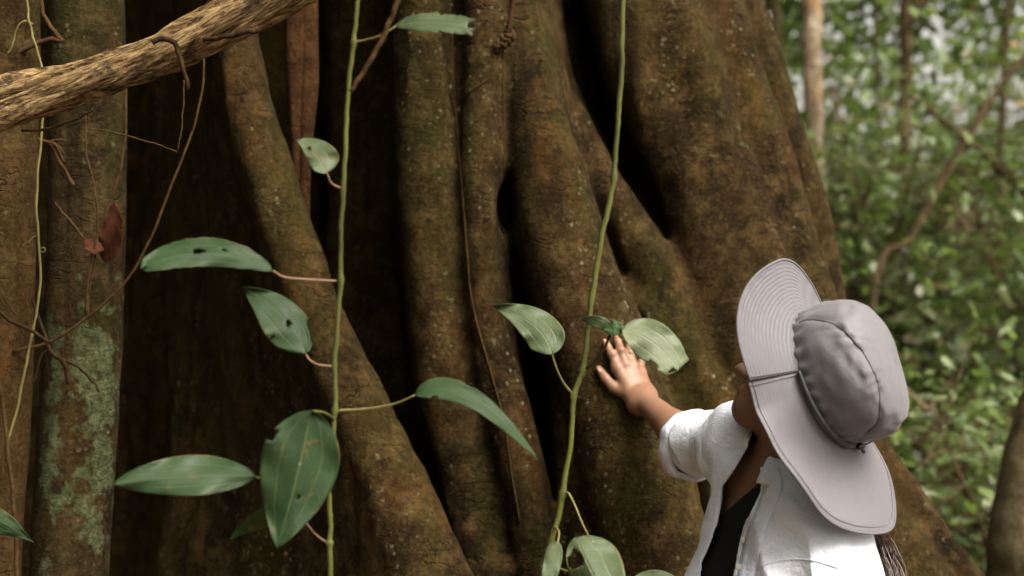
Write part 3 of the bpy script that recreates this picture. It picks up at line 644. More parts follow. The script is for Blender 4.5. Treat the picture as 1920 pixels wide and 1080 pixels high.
add_leaf(v1, M_leaf_dark, [(614, 1018, D1), (592, 1002, D1 + .01), (570, 976, D1 + .03)], M_petiole_pink, base=(570, 974), ctrl=(510, 945), tip=(430, 1012), wl=18, wr=20, d=D1 + .04, dd=.05, sl=.5, sr=-.9, peak=.4, sd=7)
add_leaf(v1, M_leaf, [(627, 786, D1), (612, 776, D1 - .03), (600, 772, D1 - .045), (586, 771, D1 - .055)], M_stem, (3, 2.4), base=(584, 769), ctrl=(566, 880), tip=(519, 1028), wl=72, wr=76, d=D1 - .055, dd=-.02, sl=.35, sr=.15, peak=.40, acum=.86, sd=9,
         holes=[(.25, .96, .045, .16), (.64, -.22, .014, .045)], label='largest leaf, broad and glossy with a notch in its edge')

D2 = 2.36
v2 = empty('climbing_vine', zP(880, 0, D2))
tag(v2, 'leaning yellow-green vine in front of the tree, its leaf covering the hand', 'vine')
vine_stem(v2, [(1200, -700, D2 + .02), (1180, -200, D2), (1172, 0, D2), (1165, 150, D2), (1150, 300, D2), (1133, 420, D2), (1115, 540, D2), (1098, 650, D2), (1080, 750, D2), (1060, 880, D2), (1041, 980, D2), (1018, 1085, D2), (960, 1500, D2), (880, 2500, D2)], .0042, .0050, M_stem, [(78, D2), (330, D2), (560, D2), (692, D2), (742, D2), (926, D2)])
add_leaf(v2, M_leaf_pale, [(1076, 741, D2), (1058, 720, D2 - .01), (1044, 692, D2 - .02), (1035, 664, D2 - .03)], base=(1035, 665), ctrl=(1022, 600), tip=(921, 572), wl=34, wr=38, d=D2 - .03, dd=.06, sl=-.3, sr=.45, peak=.26, acum=.95, sd=10, label='pointed leaf with curved veins, left of the hand')
# the leaf over the hand: folded blade, dark underside patch, small left lobe
lh = add_leaf(v2, M_leaf_ash, [(1091, 696, D2), (1112, 680, D2 - .01), (1132, 655, D2 - .02), (1146, 622, D2 - .02)], M_twig_dark, (2.6, 2.4), base=(1166, 618), ctrl=(1228, 628), tip=(1272, 694), wl=40, wr=38, d=D2 - .03, dd=-.03, sl=.6, sr=-.5, peak=.5, acum=.30, tl=.7, sd=11, rag=.012,
         holes=[(.72, .98, .10, .25), (.97, .4, .03, .3)], label='pale leaf lying over the back of the hand')
for mat_, kw in [(M_leaf_pale, dict(base=(1146, 618), ctrl=(1118, 600), tip=(1084, 598), wl=10, wr=14, d=D2 - .025, dd=.02, sl=.4, sr=-.3, peak=.3, acum=.9, sd=12, nu=16, nv=6)),
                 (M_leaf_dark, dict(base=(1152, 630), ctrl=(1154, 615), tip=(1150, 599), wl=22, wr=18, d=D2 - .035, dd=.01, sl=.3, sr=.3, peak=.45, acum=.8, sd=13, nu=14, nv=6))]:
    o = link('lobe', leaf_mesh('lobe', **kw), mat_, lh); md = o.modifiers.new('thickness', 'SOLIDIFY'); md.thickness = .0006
add_leaf(v2, M_leaf_pale, [(1060, 926, D2), (1066, 925, D2 - .01), (1078, 948, D2 - .02), (1092, 982, D2 - .03), (1107, 1012, D2 - .03)], base=(1080, 1006), ctrl=(1100, 1060), tip=(1170, 1190), wl=62, wr=40, d=D2 - .03, dd=-.10, sl=.3, sr=.5, peak=.42, acum=.85, sd=16,
         holes=[(.27, .50, .10, .42)], label='leaf at the bottom edge with a large round hole')
lb = add_leaf(v2, M_leaf_pale, None, base=(1045, 1014), ctrl=(1036, 1060), tip=(1015, 1150), wl=16, wr=18, d=D2 - .04, dd=-.04, sl=.2, sr=-.4, peak=.3, sd=17, label='narrow folded leaf at the bottom edge')
tube_obj('petiole', [P(1040, 985, D2), P(1048, 998, D2 - .02), P(1046, 1016, D2 - .04)], .002, .0016, M_petiole, lb)
add_leaf(v2, M_leaf_pale, [(1030, 1060, D2), (1110, 1084, D2), (1180, 1090, D2)], base=(1180, 1092), ctrl=(1230, 1070), tip=(1275, 1090), wl=12, wr=14, d=D2, dd=.02, sl=.3, sr=.3, sd=18, nu=16, nv=6)

# dead leaves caught on the lichen trunk
for pts, kw in [('broad crumpled dead brown leaf caught on the lichen trunk', dict(base=(196, 492), ctrl=(218, 440), tip=(214, 378), wl=28, wr=20, d=3.02, dd=.02, sl=.9, sr=-1.1, rag=.12, peak=.45, sd=31, curl=.1)),
                ('small curled dead leaf at the twig end beside the crumpled one', dict(base=(158, 448), ctrl=(172, 462), tip=(196, 470), wl=12, wr=14, d=3.01, dd=.02, sl=.8, sr=-.8, rag=.15, peak=.5, sd=32, nu=18, nv=7))]:
    o = link('dead_leaf', leaf_mesh('dead_leaf', **kw), M_dead); tag(o, pts, 'dead leaf')
    o.modifiers.new('thickness', 'SOLIDIFY').thickness = .0008
cl = empty('seedling', zP(-60, 0, 2.5)); tag(cl, 'green leaf tip poking in at the lower left edge', 'plant')
add_leaf(cl, M_leaf, [(-110, 1900, 2.5), (-90, 1300, 2.5), (-70, 1000, 2.5), (-48, 962, 2.5)], base=(-48, 962), ctrl=(0, 966), tip=(64, 1018), wl=20, wr=26, d=2.5, dd=0, sl=.4, sr=-.2, peak=.4, acum=1.3, sd=41)

# ------------------------------------------------------------------ the woman
def nrm(v): v = np.array(v, float); return v / np.linalg.norm(v)
Rsh = np.array(P(1392, 842, 2.74)); Relb = np.array(P(1300, 836, 2.95)); Rwr = np.array(P(1206, 750, bark_depth(1196, 740) - .040)); print('HAND', bark_depth(1165, 690), bark_depth(1200, 745), bark_depth(1130, 690))
Lsh = np.array(P(1556, 1085, 2.47)); Lelb = np.array([.60, 2.44, .97]); Lwr = np.array([.50, 2.36, .80])
Mid = (Rsh + Lsh) / 2; Mid[2] = P(0, 940, 2.58).z
Rx = nrm([Rsh[0] - Lsh[0], Rsh[1] - Lsh[1], 0]); Tx = nrm(np.cross([0, 0, 1], Rx)); Z3 = np.array([0, 0, 1.0])   # Tx: chest forward
if Tx[0] > 0: Tx = -Tx
NeckB = np.array(P(1462, 905, 2.60)); HeadB = np.array(P(1500, 775, 2.61)); Hc = np.array(P(1512, 706, 2.62))
Fh = nrm([-.86, .12, .48]); Uh = nrm(np.array([.45, -.12, .88]) - Fh * np.dot([.45, -.12, .88], Fh)); Sh = np.cross(Fh, Uh)
Pel = Mid + np.array([.03, .0, -.52])
def torso(g, e=0.0, k=.05):
    g.cap(Mid - Z3 * .16 - Rx * .075, Mid - Z3 * .16 + Rx * .075, .100 + e, k=k)          # rib cage
    g.cap(Mid - Z3 * .06 - Rx * .08, Mid - Z3 * .06 + Rx * .08, .078 + e, k=k)
    g.cap(Mid - Z3 * .30 - Rx * .05, Mid - Z3 * .30 + Rx * .05, .090 + e, k=k)
    g.cap(Pel - Rx * .07, Pel + Rx * .07, .108 + e, k=k)
    g.cap(Lsh - Rx * -.01, Mid - Rx * .05 + Z3 * .01, .050 + e, .055 + e, k=k)
    g.cap(Rsh, Mid + Rx * .05 + Z3 * .01, .050 + e, .055 + e, k=k)
    for s in (-1, 1): g.cap(Mid - Z3 * .18 + Tx * .075 + Rx * .075 * s, Mid - Z3 * .17 + Tx * .06 + Rx * .07 * s, .058 + e, k=.04)
def arms(g, e=0.0):
    g.cap(Lsh, Lelb, .046 + e, .037 + e, k=.03); g.cap(Lelb, Lwr, .037 + e, .025 + e, k=.02)
    g.cap(Rsh, Relb, .046 + e, .038 + e, k=.03)
# --- body: torso, neck, head with face, arms
g = Grid((.28, 2.25, .80), (.78, 3.05, 1.86), .005)
torso(g); arms(g)
g.cap(NeckB - Z3 * .02, HeadB, .053, .050, k=.03)
for s in (-1, 1): g.cap(HeadB - Z3 * .03 + Rx * .01 * s, Mid + Rx * s * .10 + Z3 * .015, .04, .035, k=.05)
MH = np.stack([Fh, Sh, Uh], 1)
g.ell(Hc, MH, (.092, .075, .090), .02)
hp = lambda f, s, u: Hc + Fh * f + Sh * s + Uh * u
g.ell(hp(.035, 0, -.055), MH, (.058, .058, .072), .03)            # face
g.cap(hp(.062, -.014, -.108), hp(.062, .014, -.108), .020, k=.03)  # chin
for s in (-1, 1):
    g.cap(hp(.062, .012 * s, -.106), hp(-.015, .052 * s, -.06), .018, .02, k=.03)   # jaw
    g.cap(hp(.074, .034 * s, -.042), hp(.05, .05 * s, -.04), .012, k=.02)            # cheekbone
    g.ell(hp(.088, .032 * s, -.018), MH, (.012, .014, .010), .008, sub=True)         # eye socket
    g.ell(hp(-.012, .076 * s, -.022), MH, (.016, .006, .027), .006)                  # ear
g.cap(hp(.088, 0, -.012), hp(.108, 0, -.045), .007, .010, k=.012); g.ell(hp(.108, 0, -.048), MH, (.013, .011, .010), .008)
for s in (-1, 1): g.ell(hp(.100, .010 * s, -.051), MH, (.010, .008, .008), .006)
g.cap(hp(.092, -.014, -.074), hp(.092, .014, -.074), .0065, k=.006); g.cap(hp(.090, -.012, -.083), hp(.090, .012, -.083), .0075, k=.006)
body_a = g.mesh('body')
# --- forearm and hand, finer
g = Grid((.16, 2.86, 1.36), (.42, 3.20, 1.70), .0021)
EL = Relb
g.cap(EL, EL + (Rwr - EL) * .35, .037, .036, k=.01); g.cap(EL + (Rwr - EL) * .35, Rwr, .036, .0245, k=.02)
def hpt(px, py, dz=0.0): return np.array(P(px, py, bark_depth(px, py) - .021 + dz))
mcp = {'i': hpt(1157, 690, .004), 'm': hpt(1172, 684, .002), 'r': hpt(1187, 688, .004), 'p': hpt(1201, 699, .008)}
wl_, wr_ = hpt(1194, 758, -.012), hpt(1214, 742, -.010)
for k_, q in mcp.items():
    g.cap(q, (wl_ * (1 - {'i': 0, 'm': .35, 'r': .7, 'p': 1}[k_]) + wr_ * {'i': 0, 'm': .35, 'r': .7, 'p': 1}[k_]), .0125, .017, k=.012)
g.cap(wl_, wr_, .020, .019, k=.02); g.cap((wl_ + wr_) / 2, Rwr, .0235, .0245, k=.02)
fing = {'i': [(1157, 690, .004), (1147, 664, .002), (1139, 649, .010), (1133, 638, .018)],
        'm': [(1172, 684, .002), (1164, 657, -.001), (1158, 640, .008), (1154, 628, .017)],
        'r': [(1187, 688, .004), (1181, 661, .002), (1177, 645, .010), (1174, 634, .018)],
        'p': [(1201, 699, .008), (1202, 678, .008), (1203, 665, .013), (1203, 656, .020)],
        't': [(1176, 738, .004), (1150, 726, .008), (1135, 709, .012), (1123, 692, .016)]}
frad = {'i': (.0108, .0092, .0084, .0070), 'm': (.0110, .0094, .0086, .0072), 'r': (.0106, .0090, .0082, .0068), 'p': (.0094, .0080, .0072, .0060), 't': (.016, .0125, .0105, .0082)}
for k_, pts in fing.items():
    q = [hpt(*p) for p in pts]
    for a in range(3): g.cap(q[a], q[a + 1], frad[k_][a], frad[k_][a + 1], k=.0045 if a else .010, pad=.03)
vn = nrm(np.array([-.1, -1, .2]))
for k_ in 'imrp':
    g.ell(mcp[k_] + vn * .0042, np.eye(3), (.0086, .0086, .0086), .010)
    q = hpt(*fing[k_][1]); g.ell(q + vn * .0022, np.eye(3), (.0092, .0086, .0080), .005)
hand = g.mesh('hand')
def merge(name, A, B):
    def arr(me):
        v = np.empty(len(me.vertices) * 3, np.float32); me.vertices.foreach_get('co', v)
        f = np.empty(len(me.loops), np.int32); me.loops.foreach_get('vertex_index', f); return v.reshape(-1, 3), f.reshape(-1, 4)
    va, fa = arr(A); vb, fb = arr(B)
    return mesh_np(name, np.vstack([va, vb]), np.vstack([fa, fb + len(va)]))
woman = empty('person', (Mid[0], Mid[1], 0))
tag(woman, 'person in wide grey sun hat and white shirt, looking up and touching the tree', 'person')
link('body', merge('body', body_a, hand), M_skin, woman)
# nails
def nail(c, ax, nm):
    ax = nrm(ax); nm = nrm(np.array(nm) - ax * np.dot(nm, ax)); sd_ = np.cross(ax, nm); V = []; F = []
    for i in range(6):
        for j in range(7):
            s = (j - 3) / 3; t = (i - 2.5) / 2.5
            V.append(c + ax * t * .0055 + sd_ * s * .0046 * (1 - .25 * max(t, 0) ** 3) + nm * (.0020 - .0028 * s * s))
    for i in range(5):
        for j in range(6): F.append((i * 7 + j, i * 7 + j + 1, (i + 1) * 7 + j + 1, (i + 1) * 7 + j))
    return mesh_np('fingernail', np.array(V), F)
for k_, pts in fing.items():
    a, b = hpt(*pts[2]), hpt(*pts[3]); nm = np.array([-.15, -1, .25]) if k_ != 't' else np.array([-.5, -.8, .3])
    c = a * .25 + b * .75 + nrm(nm) * (frad[k_][3] + .0002)
    o = link('fingernail', nail(c, b - a, nm), M_nail, woman); o.modifiers.new('thickness', 'SOLIDIFY').thickness = .0006
# eyes
for s in (-1, 1):
    g = Grid(hp(.086, .032 * s, -.018) - .02, hp(.086, .032 * s, -.018) + .02, .0016); g.ell(hp(.084, .032 * s, -.018), MH, (.0115, .0115, .0115), 0)
    e = link('eye', g.mesh('eye'), M_eye, woman)
    g = Grid(hp(.09, .032 * s, -.018) - .014, hp(.09, .032 * s, -.018) + .014, .001); g.ell(hp(.0925, .032 * s, -.018), MH, (.0035, .0055, .0055), 0)
    link('iris', g.mesh('iris'), M_iris, e)
    tube_obj('eyebrow', [hp(.094, .014 * s, .002), hp(.092, .034 * s, .007), hp(.080, .05 * s, .0)], .003, .0015, M_hair, woman, n=10)
# hair on the scalp and the tail hanging behind
g = Grid(Hc - .13, Hc + .13, .005)
g.ell(Hc - Fh * .014 + Uh * .006, MH, (.088, .081, .092), .01); x, y, z = g.coords(g.box(g.lo, Hc + .2))
fr = (x - Hc[0]) * Fh[0] + (y - Hc[1]) * Fh[1] + (z - Hc[2]) * Fh[2]; up = (x - Hc[0]) * Uh[0] + (y - Hc[1]) * Uh[1] + (z - Hc[2]) * Uh[2]
g.d = np.maximum(g.d, (fr * .8 - up * .75 - .028).astype(np.float32))
link('hair', g.mesh('hair'), M_hair, woman)
hs = []; hg = np.random.default_rng(21)
hb = np.array(P(1560, 860, 2.72))
for i in range(1300):
    j = hg.normal(0, 1, 3); a = hb + j * np.array([.014, .02, .012])
    b = np.array(P(1630, 975, 2.70)) + j * np.array([.008, .03, .01]); c = np.array(P(1656 + hg.normal(0, 12), 1080, 2.68)) + hg.normal(0, 1, 3) * np.array([.004, .03, .004])
    e = c + np.array([hg.normal(.004, .022), hg.normal(0, .03), -.12 - .08 * hg.random()])
    hs.append(tube(spline([a, (a + b) / 2 + hg.normal(0, .006, 3), b, c, e], 14), np.linspace(.0018, .0007, 14), 3))
v, f, uv = join(hs); pt = link('ponytail', mesh_np('ponytail', v, f, uv=uv), M_hair, woman)

# --- black top
g = Grid((.28, 2.30, .95), (.72, 2.90, 1.45), .005); torso(g, .006)
g.cap(NeckB - Z3 * .02, HeadB, .059, .056, k=.03)
for s in (-1, 1): g.cap(HeadB - Z3 * .03 + Rx * .01 * s, Mid + Rx * s * .10 + Z3 * .015, .046, .041, k=.05)
x, y, z = g.coords(g.box(g.lo, g.lo + 9))
A_, B_ = np.array(P(1322, 992, 2.55)), np.array(P(1432, 898, 2.53)); nn = nrm(np.cross(B_ - A_, A_ - np.array([0, 0, CAMZ]))); nn = nn if nn[2] > 0 else -nn
pl = (x - A_[0]) * nn[0] + (y - A_[1]) * nn[1] + (z - A_[2]) * nn[2]
g.d = np.maximum(g.d, pl.astype(np.float32)); g.d = np.maximum(g.d, (.985 - z).astype(np.float32) * np.ones_like(g.d))
link('black_top', g.mesh('black_top'), M_black, woman)

# --- shirt: a thin shell with an open front
g = Grid((.26, 2.26, .84), (.80, 3.06, 1.66), .004)
torso(g, .020, .06)
g.cap(Rsh + Z3 * .005, Relb + (Relb - Rsh) * .12, .064, .060, k=.05); g.cap(Lsh, Lelb + (Lelb - Lsh) * .0, .068, .062, k=.05)
g.cap(NeckB - Z3 * .05, NeckB + (HeadB - NeckB) * .32, .070, .062, k=.05)
g.cap(Rsh + Z3 * .0, NeckB - Z3 * .03, .055, .055, k=.05)
x, y, z = g.coords(g.box(g.lo, g.lo + 9))
warp = 0.020 * g.noise(.09, 51)
# folds: soft ridges running down the back and chest, rings on the sleeve
adir = nrm(Relb - Rsh); al = (x - Rsh[0]) * adir[0] + (y - Rsh[1]) * adir[1] + (z - Rsh[2]) * adir[2]
sl_m = np.clip((al - .02) / .06, 0, 1)
fold = 0.0105 * (np.abs(np.sin((al * 1.0 + (z - 1.4) * .7 + warp * 2.6) * 50)) - .6) * sl_m
fold = fold + 0.0130 * (1 - sl_m) * (np.abs(np.sin((x * 1.0 + z * .62 - y * .5 + warp * 2.4) * 30)) - .6) * np.clip(.5 + 1.5 * g.noise(.12, 55), 0, 1)
g.d = (g.d + fold + .008 * g.noise(.07, 52) + .003 * g.noise(.03, 53)).astype(np.float32)
sol = np.abs(g.d) - .0030
# openings: neck, right cuff, left cuff, hem, front
cp = Relb + adir * .022; cu = (x - cp[0]) * adir[0] + (y - cp[1]) * adir[1] + (z - cp[2]) * adir[2]
near = (np.sqrt((x - cp[0]) ** 2 + (y - cp[1]) ** 2 + (z - cp[2]) ** 2) < .16)
sol = np.maximum(sol, np.where(near, cu, -1)); sol = np.maximum(sol, .88 - z)
ldir = nrm(Lelb - Lsh); lp = Lelb - ldir * .03; lu = (x - lp[0]) * ldir[0] + (y - lp[1]) * ldir[1] + (z - lp[2]) * ldir[2]
sol = np.maximum(sol, np.where(np.sqrt((x - lp[0]) ** 2 + (y - lp[1]) ** 2 + (z - lp[2]) ** 2) < .13, lu, -1))
nd = nrm(HeadB - NeckB); nk = (x - NeckB[0]) * nd[0] + (y - NeckB[1]) * nd[1] + (z - NeckB[2]) * nd[2]
nr = np.sqrt(np.maximum((x - NeckB[0]) ** 2 + (y - NeckB[1]) ** 2 + (z - NeckB[2]) ** 2 - nk ** 2, 0))
sol = np.maximum(sol, np.where(nk > -.03, -np.maximum(nr - .074, .018 - nk), -1))
# front opening: a band of the chest between the two edges of the placket (edge lines given by height)
OPEN = [(780, 1395, 1440), (830, 1412, 1428), (868, 1392, 1421), (900, 1374, 1428), (925, 1358, 1425), (955, 1340, 1410), (985, 1328, 1396), (1040, 1318, 1382), (1080, 1316, 1374), (1150, 1310, 1364), (1500, 1300, 1350)]
oz = np.array([P(0, q[0], 2.52).z for q in OPEN])[::-1]; ol = np.array([(q[1] - 960) / FPX * 2.52 for q in OPEN])[::-1]; orr = np.array([(q[2] - 960) / FPX * 2.52 for q in OPEN])[::-1]
zl = z.ravel(); lo_, hi_ = np.interp(zl, oz, ol), np.interp(zl, oz, orr)
xs = x * 2.52 / y        # where the sight line from the photographer crosses the chest plane
cut = np.maximum(lo_[None, None, :] - xs, xs - hi_[None, None, :])
fw = (x - Mid[0]) * Tx[0] + (y - Mid[1]) * Tx[1]; rt = (x - Mid[0]) * Rx[0] + (y - Mid[1]) * Rx[1]
cut = np.maximum(cut, .02 - fw); cut = np.maximum(cut, rt - .075)
sol = np.maximum(sol, -cut)
shirt = link('shirt', g.mesh('shirt', sol.astype(np.float32)), M_shirt, woman)
# rolled cuff
def ring_band(c, ax, r, wdt, th, n=72, wob=.004, sd=0):
    ax = nrm(ax); u = nrm(np.cross(ax, [0, 0, 1])); v_ = np.cross(ax, u); gg = np.random.default_rng(sd); ph = gg.uniform(0, 6.28, 6); C = []
    prof = [(-1, 0), (-.9, .8), (-.3, 1.1), (.4, 1.0), (.92, .8), (1, 0), (.9, -.5), (-.9, -.5)]
    V = []; F = []
    for i in range(n):
        a = i / n * 6.2832; rr = r + wob * (math.sin(2 * a + ph[0]) + .6 * math.sin(5 * a + ph[1]) + .4 * math.sin(9 * a + ph[2])); sh = wob * math.sin(3 * a + ph[3])
        for s, t in prof: V.append(c + ax * (s * wdt / 2 + sh) + (u * math.cos(a) + v_ * math.sin(a)) * (rr + t * th))
    m = len(prof)
    for i in range(n):
        for j in range(m): F.append((i * m + j, i * m + (j + 1) % m, ((i + 1) % n) * m + (j + 1) % m, ((i + 1) % n) * m + j))
    return mesh_np('rolled_cuff', np.array(V), F)
link('rolled_cuff', ring_band(Relb + adir * .010, adir, .0635, .046, .008, wob=.003), M_shirt, shirt)
# collar: stand and fold around the neck, from the near front edge round the back to the far front edge
def collar():
    V = []; F = []; n = 40; u = nrm(Tx - nd * np.dot(Tx, nd)); v_ = np.cross(nd, u)   # u forward
    if np.dot(v_, Rx) < 0: v_ = -v_
    c0 = NeckB + nd * .012
    prof = [(-.018, .072, 0), (.014, .071, 0), (.026, .074, 0), (.020, .081, 0), (-.004, .089, 0), (-.022, .096, 0)]
    for i in range(n + 1):
        a = R(-34) - R(225) * i / n      # starts at her near front, goes round the back
        e = min(1, min(i, n - i) / 6)
        for h, r, _ in prof:
            V.append(c0 + nd * (h * (1 if h > 0 else .75 + .35 * (1 - e))) + (u * math.cos(a) * 1.05 + v_ * math.sin(a)) * r)
    m = len(prof)
    for i in range(n):
        for j in range(m - 1): F.append((i * m + j, i * m + j + 1, (i + 1) * m + j + 1, (i + 1) * m + j))
    return mesh_np('collar', np.array(V), F)
co = link('collar', collar(), M_shirt, shirt); md = co.modifiers.new('thickness', 'SOLIDIFY'); md.thickness = .003; md.offset = 0
# placket strip along the near edge, following the shirt surface by ray casting on the body shape
bvh_pts = [(1424, 872, 0), (1430, 905, 0), (1412, 955, 0), (1398, 990, 0), (1384, 1040, 0), (1376, 1085, 0), (1366, 1150, 0)]
from mathutils.bvhtree import BVHTree
sm = shirt.data; tree_b = BVHTree.FromPolygons([v_.co for v_ in sm.vertices], [tuple(p.vertices) for p in sm.polygons])
def on_shirt(px, py, lift=.001, fallback=2.5):
    o = Vector((0, 0, CAMZ)); d_ = (P(px, py, 1) - o).normalized(); h = tree_b.ray_cast(o, d_)
    if h[0] is None: return np.array(P(px, py, fallback)), np.array([0, -1.0, 0])
    return np.array(h[0] - d_ * lift), np.array(h[1])
V = []; F = []
PL = spline(bvh_pts, 26)
for i, p in enumerate(PL):
    for j, off in enumerate((6, 16, 28, 38)):
        q, _ = on_shirt(p[0] + off, p[1] + off * .12, .0018 if 0 < j < 3 else .0006); V.append(q)
for i in range(25):
    for j in range(3): F.append((i * 4 + j, i * 4 + j + 1, (i + 1) * 4 + j + 1, (i + 1) * 4 + j))
pk = link('placket', mesh_np('placket', np.array(V), F), M_shirt, shirt); pk.modifiers.new('thickness', 'SOLIDIFY').thickness = .0016
def button(px, py):
    q, n_ = on_shirt(px, py, .004); n_ = np.array([-.55, -.8, .1]); n_ = nrm(n_); u = nrm(np.cross(n_, Z3)); v_ = np.cross(n_, u); V = []; F = []; s = 18
    for r, h in ((.0048, -.001), (.0052, .0004), (.0046, .0014), (.0034, .0010), (.0008, .0008)):
        for i in range(s): a = i / s * 6.2832; V.append(q + (u * math.cos(a) + v_ * math.sin(a)) * r + n_ * h)
    for k in range(4):
        for i in range(s): F.append((k * s + i, k * s + (i + 1) % s, (k + 1) * s + (i + 1) % s, (k + 1) * s + i))
    F.append(tuple(4 * s + i for i in range(s))); return mesh_np('button', np.array(V), F)
for px, py in ((1433, 886), (1394, 1012), (1384, 1062)): link('button', button(px, py), M_button, shirt)
def seam(pts, lift=.0012, r=.0016, name='seam'):
    C = np.array([on_shirt(q[0], q[1], lift)[0] for q in spline([(a, b, 0) for a, b in pts], 40)])
    v, f, uv = tube(C, r, 6); return link(name, mesh_np(name, v, f, uv=uv), M_shirt, shirt)
seam([(1400, 1078), (1425, 1062), (1470, 1050), (1520, 1050), (1572, 1064)])

# --- sun hat
HO = np.array(P(1548, 708, 2.47)); HU = nrm([.75, -.58, .33]); HF = np.array([-.30, 0, .95]); HF = nrm(HF - HU * HF.dot(HU)); HS = nrm(np.cross(HU, HF))
if HS[0] > 0: HS = -HS          # HS: her left, nearest the camera
hat = empty('sun_hat', HO - np.array(woman.location)); hat.parent = woman
CA, CB = .116, .092
def near_bulge(phi): return (.028 if phi > 0 else .014) * math.sin(2 * phi) ** 2 if R(-90) < phi < R(90) else 0.0
def hat_pt(phi, out, up, a=CA, b=CB):
    """phi 0 front, 90 near side, 180 back; out beyond the head opening"""
    c, s = math.cos(phi), math.sin(phi)
    base = HF * a * c + HS * b * s
    dirn = nrm(HF * c / a * .11 + HS * s / b * .11)
    return HO + base + dirn * out + HU * up
def crown():
    n, m = 120, 46; V = []; F = []; gg = np.random.default_rng(4)
    A = gg.uniform(-1, 1, (16, 25)); A[:, -1] = A[:, 0]
    prof = spline([(.0, 0, 0), (.006, .028, 0), (.008, .054, 0), (.003, .082, 0), (-.006, .101, 0), (-.020, .115, 0), (-.045, .124, 0), (-.07, .128, 0), (-.085, .129, 0)], m)
    for i in range(m):
        for j in range(n):
            phi = j / n * 6.2832; o, u, _ = prof[i]
            t = i / m * 15; k = int(t); ft = t - k; row = A[k] * (1 - ft) + A[min(k + 1, 15)] * ft
            nz = np.interp(j / n * 24, np.arange(25), row)
            sc = max(0, (CA + o) / CA) if i > m * .6 else 1
            ts = (math.degrees(phi) - 26) / 130; qs = .64 * math.sin(math.pi * ts) ** .55 if 0 < ts < 1 else -9      # puckers along the panel seam
            pk = -.0035 * math.exp(-((i / (m - 1) - qs) / .035) ** 2) + .0022 * math.exp(-((i / (m - 1) - qs) / .16) ** 2) * math.sin(phi * 23 + 3 * math.sin(phi * 7))
            bot = math.exp(-((u - .008) / .012) ** 2) * .0035 * math.sin(phi * 27 + math.sin(phi * 4))
            sag = -.010 * math.exp(-((phi - 4.2) / .9) ** 2) * (u / .14)
            c, s = math.cos(phi), math.sin(phi)
            f_ = max(.02, 1 + o / CA * 1.15); fb = max(.02, 1 + o / CB * .95)
            p = HO + HF * (CA * f_ * c) + HS * (CB * fb * s) + HU * (u + sag) + (HF * c + HS * s) * (nz * .0032 + pk + bot)
            p = p - HF * .010 * (u / .14) ** 2
            V.append(p)
    for i in range(m - 1):
        for j in range(n): F.append((i * n + j, i * n + (j + 1) % n, (i + 1) * n + (j + 1) % n, (i + 1) * n + j))
    F.append(tuple((m - 1) * n + j for j in range(n)))
    return np.array(V), F, n, m
cv, cf, cn, cm = crown()
cro = link('crown', mesh_np('crown', cv, cf), M_crown, hat); cro.modifiers.new('thickness', 'SOLIDIFY').thickness = .0012
# crown seam ring and the small dark dart crossing it
def on_crown(phi, q, lift=.0006):
    """q: row 0..1 up the crown profile"""
    j = (phi / (2 * math.pi) % 1) * cn; i = max(0, min(cm - 1.001, q * (cm - 1)))
    i0, j0 = int(i), int(j) % cn; fi, fj = i - i0, j - int(j)
    g_ = lambda a, b: cv[a * cn + b % cn]
    p = (g_(i0, j0) * (1 - fj) + g_(i0, j0 + 1) * fj) * (1 - fi) + (g_(i0 + 1, j0) * (1 - fj) + g_(i0 + 1, j0 + 1) * fj) * fi
    return p + nrm(p - HO - HU * .05) * lift
C = []
for k_ in range(61):
    t_ = k_ / 60; C.append(on_crown(R(26 + 130 * t_), .64 * math.sin(math.pi * t_) ** .55))
v, f, uv = tube(np.array(C), .0009, 6); link('panel_seam', mesh_np('panel_seam', v, f, uv=uv), M_seam, hat)
C = [on_crown(R(26 + 130 * .24) + .40 * q_, .64 * math.sin(math.pi * .24) ** .55 + .16 * q_, .0012) for q_ in np.linspace(-.55, .55, 9)]
v, f, uv = tube(np.array(C), [.0003, .001, .0016, .0019, .002, .0019, .0016, .001, .0003], 6); link('dart', mesh_np('dart', v, f, uv=uv), M_seam, hat)
PS = 74      # where the stiff brim meets the soft neck flap, degrees from the front
def brim_pt(phi, t):
    """t 0..1 from opening to edge; front half, stiff"""
    c = math.cos(phi); wdt = .100 + .010 * max(c, 0) ** 2 + near_bulge(phi); dl = R(36 - 18 * max(0, c))
    rip = .00045 * math.sin(t * 2 * math.pi * 15 + .5 * math.sin(phi * 3)) * (1 + .5 * math.sin(phi * 31 + t * 9)) + .0022 * t * math.sin(phi * 5 + 1)
    bend = .030 * (t ** 2) * max(0, c)
    return hat_pt(phi, wdt * t * math.cos(dl) - .002, -wdt * t * math.sin(dl) + rip + bend + .002)
def sheet(fn, p0, p1, n, m):
    V = [fn(p0 + (p1 - p0) * i / n, j / m) for i in range(n + 1) for j in range(m + 1)]; k = m + 1
    return np.array(V), [(i * k + j, i * k + j + 1, (i + 1) * k + j + 1, (i + 1) * k + j) for i in range(n) for j in range(m)]
v, f = sheet(brim_pt, R(-92), R(PS), 110, 100)
br = link('brim', mesh_np('brim', v, f), M_hat, hat); br.modifiers.new('thickness', 'SOLIDIFY').thickness = .002
E = np.array([brim_pt(R(-92) + R(92 + PS) * i / 100, 1.0) for i in range(101)]); v, f, uv = tube(E, .0022, 8); link('edge_piping', mesh_np('edge_piping', v, f, uv=uv), M_hat, br)
